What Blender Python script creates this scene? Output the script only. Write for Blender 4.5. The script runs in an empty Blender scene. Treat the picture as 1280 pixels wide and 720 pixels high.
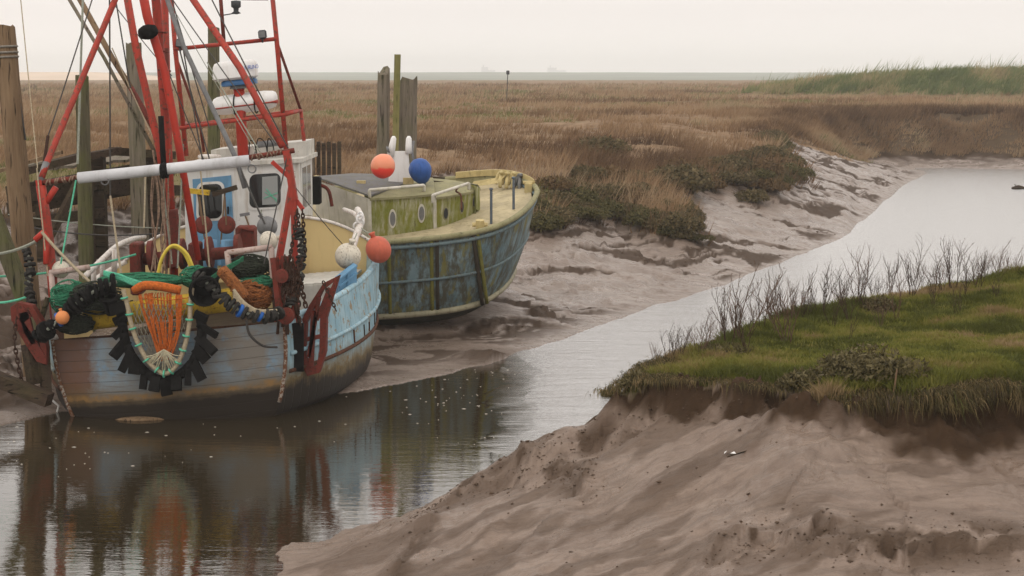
import bpy, math, random
import numpy as np
from mathutils import Vector, Matrix

random.seed(7)
RNG = np.random.default_rng(11)
SC = bpy.context.scene
COL = SC.collection

# ------------------------------------------------------------------ camera geometry
FPX = 2133.0
CAMH = 5.9
PITCH = math.atan(270 / FPX)
_F = np.array([0, math.cos(PITCH), -math.sin(PITCH)])
_U = np.array([0, math.sin(PITCH), math.cos(PITCH)])
_R = np.array([1.0, 0, 0])
_C = np.array([0, 0, CAMH])

def _ray(x, y):
    return _F + (x - 640) / FPX * _R + (360 - y) / FPX * _U

def at_z(x, y, z):
    d = _ray(x, y)
    return _C + (z - CAMH) / d[2] * d

def at(x, y, Y):
    d = _ray(x, y)
    return _C + Y / d[1] * d

# ------------------------------------------------------------------ noise
def _hash(ix, iy, seed):
    h = (ix.astype(np.int64) * 374761393 + iy.astype(np.int64) * 668265263 + seed * 974634777) & 0xFFFFFFFF
    h = ((h ^ (h >> 13)) * 1274126177) & 0xFFFFFFFF
    return ((h ^ (h >> 16)) & 0xFFFFFF) / float(0xFFFFFF)

def vnoise(x, y, seed=0):
    x = np.asarray(x, float); y = np.asarray(y, float)
    ix = np.floor(x); iy = np.floor(y)
    fx = x - ix; fy = y - iy
    fx = fx * fx * fx * (fx * (fx * 6 - 15) + 10); fy = fy * fy * fy * (fy * (fy * 6 - 15) + 10)
    a = _hash(ix, iy, seed); b = _hash(ix + 1, iy, seed)
    c = _hash(ix, iy + 1, seed); d = _hash(ix + 1, iy + 1, seed)
    return (a * (1 - fx) + b * fx) * (1 - fy) + (c * (1 - fx) + d * fx) * fy - 0.5

def fbm(x, y, oct=4, seed=0, gain=0.5):
    s = 0; a = 1.0
    for i in range(oct):
        s = s + a * vnoise(x * 2 ** i + 17.3 * i, y * 2 ** i - 9.1 * i, seed + i * 13)
        a *= gain
    return s

def sstep(e0, e1, x):
    t = np.clip((x - e0) / (e1 - e0), 0, 1)
    return t * t * (3 - 2 * t)

# ------------------------------------------------------------------ mesh builder
def root_of(o):
    while o.parent is not None:
        o = o.parent
    return o

class MB:
    def __init__(self):
        self.v = []; self.f = []
    def add(self, verts, faces):
        o = len(self.v)
        self.v.extend([tuple(map(float, p)) for p in verts])
        self.f.extend([tuple(i + o for i in fc) for fc in faces])
        return self
    def box(self, c, s, rz=0, ry=0, rx=0, bev=0.0):
        M = Matrix.Rotation(rz, 3, 'Z') @ Matrix.Rotation(ry, 3, 'Y') @ Matrix.Rotation(rx, 3, 'X')
        hx, hy, hz = s[0] / 2, s[1] / 2, s[2] / 2
        if bev <= 0:
            P = [(sx * hx, sy * hy, sz * hz) for sz in (-1, 1) for sy in (-1, 1) for sx in (-1, 1)]
            F = [(0, 2, 3, 1), (4, 5, 7, 6), (0, 1, 5, 4), (2, 6, 7, 3), (0, 4, 6, 2), (1, 3, 7, 5)]
        else:
            b = min(bev, hx * .9, hy * .9, hz * .9)
            P = []
            for (zz, k) in ((-hz, b), (-hz + b, 0), (hz - b, 0), (hz, b)):
                for (x, y) in ((-hx + b, -hy), (hx - b, -hy), (hx, -hy + b), (hx, hy - b), (hx - b, hy), (-hx + b, hy), (-hx, hy - b), (-hx, -hy + b)):
                    P.append((x * (hx - k) / hx, y * (hy - k) / hy, zz))
            F = [tuple(range(7, -1, -1)), tuple(range(24, 32))]
            for r in range(3):
                for i in range(8):
                    j = (i + 1) % 8
                    F.append((r * 8 + i, r * 8 + j, r * 8 + 8 + j, r * 8 + 8 + i))
        P = [M @ Vector(p) + Vector(c) for p in P]
        return self.add(P, F)
    def beam(self, p, q, w, h, up=(0, 0, 1), bev=0.0):
        p = Vector(p); q = Vector(q); d = (q - p)
        L = d.length; d = d / L
        u = Vector(up)
        sx = d.cross(u)
        if sx.length < 1e-4: sx = d.cross(Vector((0, 1, 0)))
        sx.normalize(); u = sx.cross(d).normalized()
        P = []
        for e in (p, q):
            for (a, b) in ((-1, -1), (1, -1), (1, 1), (-1, 1)):
                P.append(e + sx * a * w / 2 + u * b * h / 2)
        return self.add(P, [(3, 2, 1, 0), (4, 5, 6, 7), (0, 1, 5, 4), (1, 2, 6, 5), (2, 3, 7, 6), (3, 0, 4, 7)])
    def tube(self, path, r, n=8, cap=True):
        P = [Vector(p) for p in path]
        m = len(P)
        rr = r if hasattr(r, '__len__') else [r] * m
        t0 = (P[1] - P[0]).normalized()
        a = Vector((0, 0, 1)) if abs(t0.z) < .9 else Vector((1, 0, 0))
        nrm = t0.cross(a).normalized()
        vs = []; fs = []
        for i in range(m):
            t = (P[min(i + 1, m - 1)] - P[max(i - 1, 0)])
            if t.length < 1e-9: t = t0
            t = t.normalized()
            nrm = (nrm - t * nrm.dot(t))
            if nrm.length < 1e-6: nrm = t.cross(Vector((1, 0.3, 0.2)))
            nrm.normalize()
            b = t.cross(nrm)
            for k in range(n):
                an = 2 * math.pi * k / n
                vs.append(P[i] + (nrm * math.cos(an) + b * math.sin(an)) * rr[i])
        for i in range(m - 1):
            for k in range(n):
                k2 = (k + 1) % n
                fs.append((i * n + k, i * n + k2, (i + 1) * n + k2, (i + 1) * n + k))
        if cap:
            fs.append(tuple(range(n - 1, -1, -1))); fs.append(tuple(range((m - 1) * n, m * n)))
        return self.add(vs, fs)
    def lathe(self, prof, c, axis=(0, 0, 1), n=20, cap=True):
        ax = Vector(axis).normalized()
        a = Vector((0, 0, 1)) if abs(ax.z) < .9 else Vector((1, 0, 0))
        u = ax.cross(a).normalized(); w = ax.cross(u)
        vs = []; fs = []
        for (r, z) in prof:
            for k in range(n):
                an = 2 * math.pi * k / n
                vs.append(Vector(c) + ax * z + (u * math.cos(an) + w * math.sin(an)) * r)
        m = len(prof)
        for i in range(m - 1):
            for k in range(n):
                k2 = (k + 1) % n
                fs.append((i * n + k, i * n + k2, (i + 1) * n + k2, (i + 1) * n + k))
        if cap:
            fs.append(tuple(range(n - 1, -1, -1))); fs.append(tuple(range((m - 1) * n, m * n)))
        return self.add(vs, fs)
    def ball(self, c, r, n=20, m=12, sq=(1, 1, 1), axis=(0, 0, 1)):
        prof = [(max(1e-4, math.sin(math.pi * i / m)) * r, -math.cos(math.pi * i / m) * r * sq[2]) for i in range(m + 1)]
        return self.lathe(prof, c, axis, n, cap=True)
    def loft(self, rings, closed=False, cap=False):
        n = len(rings[0]); vs = [p for r in rings for p in r]; fs = []
        kk = n if closed else n - 1
        for i in range(len(rings) - 1):
            for k in range(kk):
                k2 = (k + 1) % n
                fs.append((i * n + k, i * n + k2, (i + 1) * n + k2, (i + 1) * n + k))
        if cap:
            fs.append(tuple(range(n - 1, -1, -1))); fs.append(tuple(range((len(rings) - 1) * n, len(rings) * n)))
        return self.add(vs, fs)
    def prism(self, pts, d):
        """closed outline (3D points) extruded along vector d"""
        n = len(pts); d = Vector(d)
        vs = [Vector(p) for p in pts] + [Vector(p) + d for p in pts]
        fs = [tuple(range(n - 1, -1, -1)), tuple(range(n, 2 * n))]
        for i in range(n):
            j = (i + 1) % n
            fs.append((i, j, n + j, n + i))
        return self.add(vs, fs)
    def torus(self, c, R, r, axis=(0, 1, 0), n=18, m=8):
        ax = Vector(axis).normalized()
        a = Vector((0, 0, 1)) if abs(ax.z) < .9 else Vector((1, 0, 0))
        u = ax.cross(a).normalized(); w = ax.cross(u)
        rings = []
        for i in range(n):
            an = 2 * math.pi * i / n
            rad = u * math.cos(an) + w * math.sin(an)
            rings.append([Vector(c) + rad * (R + r * math.cos(2 * math.pi * k / m)) + ax * r * math.sin(2 * math.pi * k / m) for k in range(m)])
        rings.append(rings[0])
        return self.loft(rings, closed=True)
    def build(self, name, mat, parent=None, smooth=False, autosm=None):
        me = bpy.data.meshes.new(name)
        off = Vector((0, 0, 0))
        if parent is not None:
            off = root_of(parent).location
        me.from_pydata([(p[0] - off[0], p[1] - off[1], p[2] - off[2]) for p in self.v], [], self.f)
        me.update()
        if mat is not None: me.materials.append(mat)
        if smooth:
            me.polygons.foreach_set('use_smooth', [True] * len(me.polygons))
        o = bpy.data.objects.new(name, me); COL.objects.link(o)
        if smooth and autosm:
            me.set_sharp_from_angle(angle=math.radians(autosm))
        if parent is not None: o.parent = parent
        return o

def npmesh(name, V, F, mat, smooth=False, attrs=None):
    """fast mesh from numpy arrays; F is (n,3) or (n,4)"""
    me = bpy.data.meshes.new(name)
    V = np.asarray(V, np.float32); F = np.asarray(F, np.int32)
    k = F.shape[1]
    me.vertices.add(len(V)); me.vertices.foreach_set('co', V.ravel())
    me.loops.add(F.size); me.loops.foreach_set('vertex_index', F.ravel())
    me.polygons.add(len(F))
    me.polygons.foreach_set('loop_start', np.arange(0, F.size, k, dtype=np.int32))
    me.polygons.foreach_set('loop_total', np.full(len(F), k, np.int32))
    if smooth: me.polygons.foreach_set('use_smooth', np.ones(len(F), bool))
    me.update(calc_edges=True)
    if attrs:
        for an, arr in attrs.items():
            arr = np.asarray(arr, np.float32)
            c4 = np.ones((len(V), 4), np.float32); c4[:, :arr.shape[1]] = arr
            a = me.color_attributes.new(an, 'FLOAT_COLOR', 'POINT')
            a.data.foreach_set('color', c4.ravel())
    me.materials.append(mat)
    o = bpy.data.objects.new(name, me); COL.objects.link(o)
    return o

def tag(o, label=None, cat=None, group=None, kind=None):
    if label: o['label'] = label
    if cat: o['category'] = cat
    if group: o['group'] = group
    if kind: o['kind'] = kind
    return o

def empty(name, loc, label=None, cat=None, group=None):
    o = bpy.data.objects.new(name, None); COL.objects.link(o)
    o.location = Vector(loc); o.empty_display_size = .3
    return tag(o, label, cat, group)

def V3(a): return Vector((float(a[0]), float(a[1]), float(a[2])))

def sag(p, q, s=0.0, n=10):
    p = V3(p); q = V3(q)
    return [p.lerp(q, i / n) - Vector((0, 0, s * 4 * (i / n) * (1 - i / n))) for i in range(n + 1)]

def spline(pts, n=6):
    P = [V3(p) for p in pts]; out = []
    for i in range(len(P) - 1):
        a = P[max(i - 1, 0)]; b = P[i]; c = P[i + 1]; d = P[min(i + 2, len(P) - 1)]
        for k in range(n):
            t = k / n
            out.append(0.5 * ((2 * b) + (c - a) * t + (2 * a - 5 * b + 4 * c - d) * t * t + (3 * b - a - 3 * c + d) * t ** 3))
    out.append(P[-1]); return out

# ------------------------------------------------------------------ materials
class NT:
    def __init__(self, name):
        self.m = bpy.data.materials.new(name); self.m.use_nodes = True
        self.t = self.m.node_tree; self.n = self.t.nodes
        self.n.clear()
        self.out = self.n.new('ShaderNodeOutputMaterial')
        self.b = self.n.new('ShaderNodeBsdfPrincipled')
        self.t.links.new(self.b.outputs[0], self.out.inputs[0])
        self._co = None
    def L(self, a, b): self.t.links.new(a, b)
    def node(self, t, **k):
        n = self.n.new(t)
        for a, v in k.items(): setattr(n, a, v)
        return n
    @property
    def co(self):
        if self._co is None:
            self._co = self.node('ShaderNodeTexCoord').outputs['Object']
        return self._co
    def mapped(self, scale=(1, 1, 1), rot=(0, 0, 0), loc=(0, 0, 0)):
        mp = self.node('ShaderNodeMapping'); self.L(self.co, mp.inputs[0])
        mp.inputs['Scale'].default_value = scale; mp.inputs['Rotation'].default_value = rot; mp.inputs['Location'].default_value = loc
        return mp.outputs[0]
    def noise(self, scale, detail=3, rough=.55, vec=None, dist=0.0):
        n = self.node('ShaderNodeTexNoise')
        self.L(vec if vec is not None else self.co, n.inputs['Vector'])
        n.inputs['Scale'].default_value = scale; n.inputs['Detail'].default_value = detail
        n.inputs['Roughness'].default_value = rough; n.inputs['Distortion'].default_value = dist
        return n.outputs['Fac']
    def ramp(self, fac, stops, interp='LINEAR'):
        r = self.node('ShaderNodeValToRGB'); self.L(fac, r.inputs[0])
        cr = r.color_ramp; cr.interpolation = interp
        while len(cr.elements) > 1: cr.elements.remove(cr.elements[-1])
        first = True
        for p, c in stops:
            if not hasattr(c, '__len__'): c = (c, c, c)
            if first: e = cr.elements[0]; e.position = p; first = False
            else: e = cr.elements.new(p)
            e.color = (c[0], c[1], c[2], 1)
        return r.outputs[0]
    def mix(self, fac, a, b, mode='MIX'):
        m = self.node('ShaderNodeMix', data_type='RGBA', blend_type=mode)
        for s, v in ((m.inputs[0], fac), (m.inputs[6], a), (m.inputs[7], b)):
            if isinstance(v, (int, float)): s.default_value = v if s == m.inputs[0] else (v, v, v, 1)
            elif isinstance(v, tuple): s.default_value = (v[0], v[1], v[2], 1)
            else: self.L(v, s)
        return m.outputs[2]
    def math(self, op, a, b=0.0, clamp=False):
        m = self.node('ShaderNodeMath', operation=op, use_clamp=clamp)
        for s, v in ((m.inputs[0], a), (m.inputs[1], b)):
            if isinstance(v, (int, float)): s.default_value = v
            else: self.L(v, s)
        return m.outputs[0]
    def xyz(self, vec=None):
        s = self.node('ShaderNodeSeparateXYZ'); self.L(vec if vec is not None else self.co, s.inputs[0]); return s.outputs
    def bump(self, h, strength=.3, dist=.02, normal=None):
        b = self.node('ShaderNodeBump'); b.inputs['Strength'].default_value = strength; b.inputs['Distance'].default_value = dist
        self.L(h, b.inputs['Height'])
        if normal is not None: self.L(normal, b.inputs['Normal'])
        return b.outputs[0]
    def set(self, **k):
        for a, v in k.items():
            s = self.b.inputs[{'col': 'Base Color', 'rough': 'Roughness', 'metal': 'Metallic', 'ior': 'IOR', 'normal': 'Normal', 'spec': 'Specular IOR Level', 'alpha': 'Alpha'}[a]]
            if isinstance(v, (int, float)): s.default_value = v
            elif isinstance(v, tuple): s.default_value = (v[0], v[1], v[2], 1)
            else: self.L(v, s)
        return self.m

def worn(name, base, under=(.10, .045, .02), amount=.35, streak=None, rough=.5, scale=3.0, var=.25, bump=.15):
    """weathered paint: tone variation, chips down to an under colour, vertical dirt runs"""
    t = NT(name)
    n1 = t.noise(scale, 5, .6)
    c = t.mix(t.ramp(n1, [(.3, 0), (.7, 1)]), tuple(x * (1 - var) for x in base), tuple(min(1, x * (1 + var * .5)) for x in base))
    st = t.noise(1.0, 4, .65, t.mapped((scale * 3, scale * 3, scale * .35)))
    sc = streak if streak else tuple(x * .4 for x in under)
    c = t.mix(t.ramp(st, [(.52, 0), (.75, .75)]), c, sc)
    ch = t.noise(scale * 4.5, 6, .7)
    lo = .72 - amount * .35
    chip = t.ramp(ch, [(lo, 0), (lo + .05, 1)])
    c = t.mix(chip, c, under)
    t.set(spec=.22, col=c, rough=t.ramp(n1, [(.3, rough - .1), (.7, min(1, rough + .15))]), normal=t.bump(t.math('ADD', t.math('MULTIPLY', chip, -.4), n1), bump, .02))
    return t.m

def plain(name, base, rough=.6, var=.2, scale=8, metal=0, bump=.1):
    t = NT(name)
    n1 = t.noise(scale, 4, .6)
    c = t.mix(t.ramp(n1, [(.3, 0), (.7, 1)]), tuple(x * (1 - var) for x in base), tuple(min(1, x * (1 + var)) for x in base))
    t.set(col=c, rough=rough, metal=metal, normal=t.bump(n1, bump, .01), spec=.06 if max(base) < .06 else .22)
    return t.m

def timber(name, c1, c2, green=0.0, axis='Z'):
    t = NT(name)
    sc = {'Z': (14, 14, .9), 'X': (.9, 14, 14), 'Y': (14, .9, 14)}[axis]
    g = t.noise(1.0, 6, .65, t.mapped(sc), .6)
    c = t.mix(t.ramp(g, [(.25, 0), (.75, 1)]), c1, c2)
    cr = t.ramp(t.noise(1.0, 3, .6, t.mapped(tuple(s * 1.6 for s in sc), loc=(3, 1, 2))), [(.34, 1), (.42, 0)])
    c = t.mix(cr, c, tuple(x * .25 for x in c1))
    if green > 0:
        gn = t.noise(1.6, 4, .6)
        c = t.mix(t.math('MULTIPLY', t.ramp(gn, [(.4, 0), (.65, 1)]), green), c, (.10, .11, .03))
    h = t.math('SUBTRACT', g, t.math('MULTIPLY', cr, .6))
    t.set(col=c, rough=.85, spec=.1, normal=t.bump(h, .7, .02))
    return t.m

M = {}
def mats():
    M['red'] = worn('red_paint', (.36, .040, .024), (.13, .05, .03), .5, (.14, .03, .015), .5, 3)
    M['redbright'] = worn('bright_red_paint', (.44, .038, .022), (.16, .05, .03), .36, (.3, .03, .02), .45, 2)
    M['redrust'] = worn('rusty_red', (.15, .028, .018), (.07, .025, .012), .5, (.05, .02, .012), .7, 4)
    M['rust'] = worn('rust', (.10, .04, .02), (.035, .018, .012), .5, (.04, .016, .01), .85, 5)
    M['chain'] = plain('rusty_chain', (.045, .024, .016), .75, .4, 20)
    M['white'] = worn('weathered_white_paint', (.66, .65, .62), (.22, .13, .07), .22, (.40, .33, .24), .45, 2.2, .12)
    M['whiteplastic'] = worn('white_plastic', (.74, .73, .71), (.4, .36, .3), .05, (.5, .46, .4), .35, 2, .08)
    M['pipewhite'] = worn('white_pipe_paint', (.66, .62, .57), (.20, .08, .04), .34, (.32, .2, .13), .5, 4, .15)
    M['pink'] = worn('faded_pipe_paint', (.42, .32, .28), (.22, .10, .06), .4, (.2, .12, .08), .55, 4, .2)
    M['cream'] = worn('cream_paint', (.62, .47, .22), (.35, .2, .1), .04, (.46, .33, .16), .5, 1.2, .07, .05)
    M['bluedoor'] = worn('blue_door_paint', (.14, .30, .46), (.35, .36, .34), .18, (.08, .14, .2), .5, 3)
    M['bluebox'] = worn('blue_box_plastic', (.13, .29, .45), (.3, .36, .4), .08, (.1, .2, .3), .45, 3)
    M['black'] = plain('black_rubber', (.009, .0085, .008), .8, .4, 12)
    M['blackcoil'] = plain('grey_black_rubber', (.03, .028, .025), .7, .4, 14)
    M['bluerub'] = plain('blue_rubber', (.015, .09, .32), .5, .3, 12)
    M['yellowp'] = worn('yellow_plastic', (.58, .38, .03), (.16, .09, .02), .42, (.22, .13, .03), .5, 5)
    M['yellowhose'] = plain('yellow_hose', (.60, .45, .06), .45, .15)
    M['grey'] = plain('grey_metal', (.16, .16, .16), .55, .25)
    M['darkgrey'] = plain('dark_lamp_grey', (.05, .052, .055), .5, .3)
    M['glass'] = NT('dark_window_glass').set(col=(.012, .014, .014), rough=.08, ior=1.5)
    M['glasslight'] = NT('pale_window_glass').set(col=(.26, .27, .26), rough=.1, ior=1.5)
    M['radarblue'] = plain('radar_blue', (.03, .11, .25), .4, .15, 4)
    M['lettering'] = plain('blue_lettering', (.03, .10, .42), .5, .1, 4)
    M['ropegrey'] = plain('grey_rope', (.20, .18, .15), .9, .25, 30)
    M['wire'] = plain('dark_wire', (.06, .055, .05), .7, .3, 30)
    M['ropegreen'] = plain('green_rope', (.10, .42, .27), .8, .25, 30)
    M['ropebeige'] = plain('beige_rope', (.34, .28, .19), .9, .25, 30)
    M['barwhite'] = worn('weathered_bar_sleeve', (.56, .56, .57), (.25, .22, .2), .18, (.34, .33, .32), .5, 2, .15)
    M['rope_dirty'] = plain('dirty_lashing', (.20, .13, .09), .9, .5, 20)
    M['corner'] = worn('rusted_corner_strip', (.34, .30, .25), (.13, .05, .02), .75, (.14, .06, .03), .6, 4, .25)
    M['ropegreyg'] = plain('grey_green_rope', (.26, .27, .22), .9, .25, 30)
    M['netgreen'] = plain('green_net', (.022, .13, .068), .85, .45, 30, bump=.5)
    M['steel2'] = worn('dull_steel_post', (.10, .125, .15), (.1, .06, .04), .4, (.08, .06, .04), .6, 5)
    M['netdull'] = plain('dull_twine_net', (.20, .185, .14), .9, .35, 25)
    M['netorange'] = plain('orange_net', (.40, .095, .014), .85, .4, 25, bump=.5)
    M['netrust'] = plain('rust_orange_net', (.20, .07, .02), .9, .5, 25, bump=.5)
    M['netdark'] = plain('dark_net', (.03, .035, .025), .9, .5, 25, bump=.6)
    M['netpale'] = plain('pale_twine_net', (.40, .36, .25), .9, .3, 25)
    M['woodpost'] = timber('brown_post_timber', (.12, .075, .042), (.25, .17, .10))
    M['wooddark'] = timber('wet_dark_timber', (.03, .02, .014), (.075, .05, .034), .15, 'X')
    M['woodgrey'] = timber('grey_post_timber', (.10, .082, .062), (.23, .19, .15), .35)
    M['woodgreen'] = timber('green_post_timber', (.055, .05, .03), (.15, .13, .08), .65)
    M['woodmossy'] = timber('mossy_pole_timber', (.15, .13, .05), (.26, .23, .10), .6)
    M['orangebuoy'] = worn('orange_buoy', (.60, .22, .07), (.5, .2, .1), .06, (.45, .16, .06), .45, 5, .1)
    M['redbuoy'] = worn('faded_red_buoy', (.52, .12, .07), (.3, .1, .06), .1, (.35, .1, .06), .5, 6, .15)
    M['whitebuoy'] = worn('dirty_white_buoy', (.62, .57, .47), (.10, .07, .05), .38, (.28, .22, .16), .5, 6, .12)
    M['bluebuoy'] = worn('blue_buoy', (.03, .09, .30), (.06, .1, .2), .08, (.02, .05, .15), .4, 5, .2)
    # two tone buoy on the old boat: salmon over bright red
    t = NT('salmon_red_buoy')
    z = t.xyz()[2]
    f = t.ramp(t.math('ADD', t.math('MULTIPLY', z, 1.6), t.math('MULTIPLY', t.noise(5, 3), .25)), [(.02, 0), (.10, 1)])
    c = t.mix(f, (.80, .05, .035), (.74, .25, .13))
    M['duobuoy'] = t.set(col=c, rough=.42)

    # transom: horizontal planks, grey-blue paint worn away, rust runs at the edges
    t = NT('transom_planks')
    x, y, z = t.xyz()
    hz = t.math('SUBTRACT', z, t.math('MULTIPLY', x, .085))
    w = t.math('FRACT', t.math('MULTIPLY', hz, 5.2))
    seam = t.ramp(w, [(0, 1), (.035, 0), (.965, 0), (1, 1)])
    n1 = t.noise(1.3, 5, .65); n2 = t.noise(1.0, 6, .7, t.mapped((1.6, 1.6, 26)), .3)
    c = t.mix(t.ramp(n1, [(.40, 0), (.56, 1)]), (.20, .18, .155), (.20, .25, .285))
    c = t.mix(t.ramp(n2, [(.54, 0), (.74, .8)]), c, (.10, .065, .042))
    blu = t.noise(2.2, 4, .6, t.mapped((1, 1, 1), loc=(4, 2, 7)))
    c = t.mix(t.ramp(blu, [(.6, 0), (.72, .7)]), c, (.13, .28, .42))
    # rust along the two corners
    ax = t.math('ABSOLUTE', t.math('ADD', x, t.math('MULTIPLY', t.math('SUBTRACT', t.noise(3.5, 5, .7), .5), .75)))
    rs = t.ramp(ax, [(1.55 / 4, 0), (1.98 / 4, 1)]) if False else t.ramp(t.math('DIVIDE', ax, 4.0), [(.40, 0), (.475, 1)])
    c = t.mix(t.math('MULTIPLY', rs, .85), c, (.12, .048, .02))
    # boot topping: ochre wear band, then black bottom
    hw = t.math('ADD', hz, t.math('MULTIPLY', t.math('SUBTRACT', t.noise(4, 4, .6), .5), .16))
    low = t.ramp(hw, [(.32, 1), (.46, 0)])
    c = t.mix(t.ramp(hw, [(.42, .9), (.80, 0)]), c, (.13, .085, .035))
    c = t.mix(low, c, (.022, .016, .011))
    band = t.ramp(hw, [(.42, 0), (.45, .9), (.50, .9), (.55, 0)])
    c = t.mix(t.math('MULTIPLY', band, t.ramp(t.noise(6, 4), [(.35, 0), (.6, 1)])), c, (.23, .13, .045))
    c = t.mix(t.math('MULTIPLY', seam, .7), c, (.03, .022, .016))
    M['transom'] = t.set(col=c, rough=.6, spec=.2, normal=t.bump(t.math('SUBTRACT', t.math('MULTIPLY', n2, .4), seam), .5, .015))

    # blue painted side planking with vertical joints and rust weeping
    t = NT('blue_side_planks')
    x, y, z = t.xyz()
    cc = t.math('ADD', t.math('MULTIPLY', y, 1.0), t.math('MULTIPLY', x, .9))
    w = t.math('FRACT', t.math('MULTIPLY', cc, 3.4))
    seam = t.ramp(w, [(0, 1), (.05, 0), (.95, 0), (1, 1)])
    n1 = t.noise(2.2, 5, .65)
    c = t.mix(t.ramp(n1, [(.3, 0), (.7, 1)]), (.19, .34, .42), (.36, .50, .55))
    st = t.noise(1.0, 5, .7, t.mapped((9, 9, .9)))
    c = t.mix(t.ramp(st, [(.56, 0), (.72, .8)]), c, (.20, .16, .09))
    ch = t.noise(5, 6, .72)
    c = t.mix(t.ramp(ch, [(.56, 0), (.61, .9)]), c, (.24, .15, .05))
    c = t.mix(t.math('MULTIPLY', seam, t.ramp(t.noise(3, 3), [(.35, .1), (.6, .9)])), c, (.07, .07, .06))
    hw = t.math('ADD', z, t.math('MULTIPLY', t.math('SUBTRACT', t.noise(3, 5, .7), .5), .7))
    c = t.mix(t.ramp(hw, [(.60, .95), (1.15, 0)]), c, (.17, .11, .035))
    c = t.mix(t.ramp(hw, [(.40, 1), (.66, 0)]), c, (.024, .018, .013))
    M['side1'] = t.set(col=c, rough=.55, spec=.25, normal=t.bump(t.math('SUBTRACT', n1, seam), .4, .02))

    # old boat hull: streaked blue grey steel/ply with moss and rust runs
    t = NT('mossy_blue_hull')
    x, y, z = t.xyz()
    n1 = t.noise(1.4, 5, .65)
    c = t.mix(t.ramp(n1, [(.32, 0), (.68, 1)]), (.085, .14, .16), (.20, .275, .295))
    st = t.noise(1.0, 5, .7, t.mapped((7, 7, .5)))
    c = t.mix(t.ramp(st, [(.40, 0), (.58, .9)]), c, (.065, .055, .03))
    st2 = t.noise(1.0, 4, .7, t.mapped((5, 5, .35), loc=(5, 2, 1)))
    c = t.mix(t.ramp(st2, [(.54, 0), (.66, .85)]), c, (.17, .15, .035))
    bl = t.noise(1.9, 3, .5, t.mapped((1, 1, 1.3), loc=(2.2, 8, 3)))
    c = t.mix(t.ramp(bl, [(.63, 0), (.76, .45)]), c, (.30, .36, .40))
    c = t.mix(t.ramp(t.noise(7, 6, .7), [(.64, 0), (.70, .8)]), c, (.05, .032, .02))
    M['side2'] = t.set(col=c, rough=.6, spec=.22, normal=t.bump(t.math('ADD', st, n1), .25, .02))
    M['moss2'] = worn('moss_run', (.16, .15, .03), (.08, .08, .04), .4, (.1, .1, .04), .8, 5)
    M['darkrun2'] = worn('dark_rust_run', (.045, .035, .022), (.08, .05, .03), .3, (.03, .025, .02), .8, 5)
    M['bottom2'] = worn('slimed_hull_bottom', (.032, .032, .016), (.015, .014, .01), .4, (.02, .02, .01), .55, 3)
    M['strake2'] = worn('dull_blue_strake', (.12, .165, .175), (.08, .06, .03), .4, (.08, .075, .03), .6, 4)
    M['boot2'] = worn('stained_boot_top', (.30, .27, .18), (.12, .09, .05), .35, (.10, .09, .04), .6, 3)
    M['deck2'] = worn('pale_mossy_deck', (.44, .37, .23), (.26, .22, .11), .35, (.22, .19, .10), .8, 2.2, .3)
    M['cap2'] = worn('mossy_rail_cap', (.26, .24, .13), (.12, .11, .06), .35, (.16, .15, .06), .7, 3)
    M['yellow2'] = worn('faded_yellow_paint', (.52, .42, .20), (.25, .2, .12), .25, (.28, .22, .1), .6, 3)
    t = NT('mossy_cabin_side')
    n1 = t.noise(1.8, 5, .65)
    st = t.noise(1.0, 5, .7, t.mapped((10, 10, .7)))
    c = t.mix(t.ramp(st, [(.36, 0), (.56, 1)]), (.40, .385, .28), (.20, .195, .035))
    c = t.mix(t.ramp(n1, [(.42, 0), (.7, .9)]), c, (.15, .165, .02))
    c = t.mix(t.ramp(t.noise(1.0, 4, .7, t.mapped((13, 13, .9), loc=(1, 6, 0))), [(.60, 0), (.70, .7)]), c, (.07, .06, .02))
    M['cabin2'] = t.set(col=c, rough=.75, spec=.2, normal=t.bump(st, .2, .01))
    M['cabinwhite2'] = worn('grimy_white_cabin', (.56, .53, .46), (.3, .25, .16), .15, (.30, .28, .14), .6, 3)
    M['roof2'] = worn('grey_felt_roof', (.15, .145, .145), (.13, .12, .06), .4, (.14, .13, .06), .85, 2)
    M['roofwhite'] = worn('dirty_white_roof', (.55, .53, .48), (.25, .18, .11), .3, (.3, .26, .18), .6, 3)
    M['foredeck'] = worn('brown_foredeck', (.20, .17, .11), (.13, .1, .06), .3, (.13, .11, .07), .75, 3)
    M['planks'] = worn('white_deck_planks', (.52, .50, .45), (.3, .25, .2), .15, (.35, .3, .24), .6, 3)
mats()
# ================================================================== TERRAIN
def P2(lst, z=None):
    out = []
    for p in lst:
        zz = p[2] if len(p) > 2 else (z if z is not None else 0.0)
        out.append(at_z(p[0], p[1], zz))
    return np.array(out)

# shoreline of the far (boat side) bank, water level
A_img = [(0, 534), (62, 521), (250, 492), (445, 491), (520, 477), (600, 457), (640, 441), (700, 425), (745, 410), (790, 395), (870, 365), (915, 350), (932, 343),
         (985, 325), (1035, 303), (1057, 290), (1076, 270), (1095, 252), (1130, 232), (1160, 219), (1150, 210), (1200, 210), (1285, 213), (1400, 217), (1600, 226)]
A = P2(A_img, 0.0)[:, :2]
A = np.vstack([[(-400, 10), (-60, 25)], A, [(90, 84), (300, 110)]])
LEFT_POLY = np.vstack([A, [(6000, 110), (6000, 9000), (-6000, 9000), (-6000, 10)]])
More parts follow.
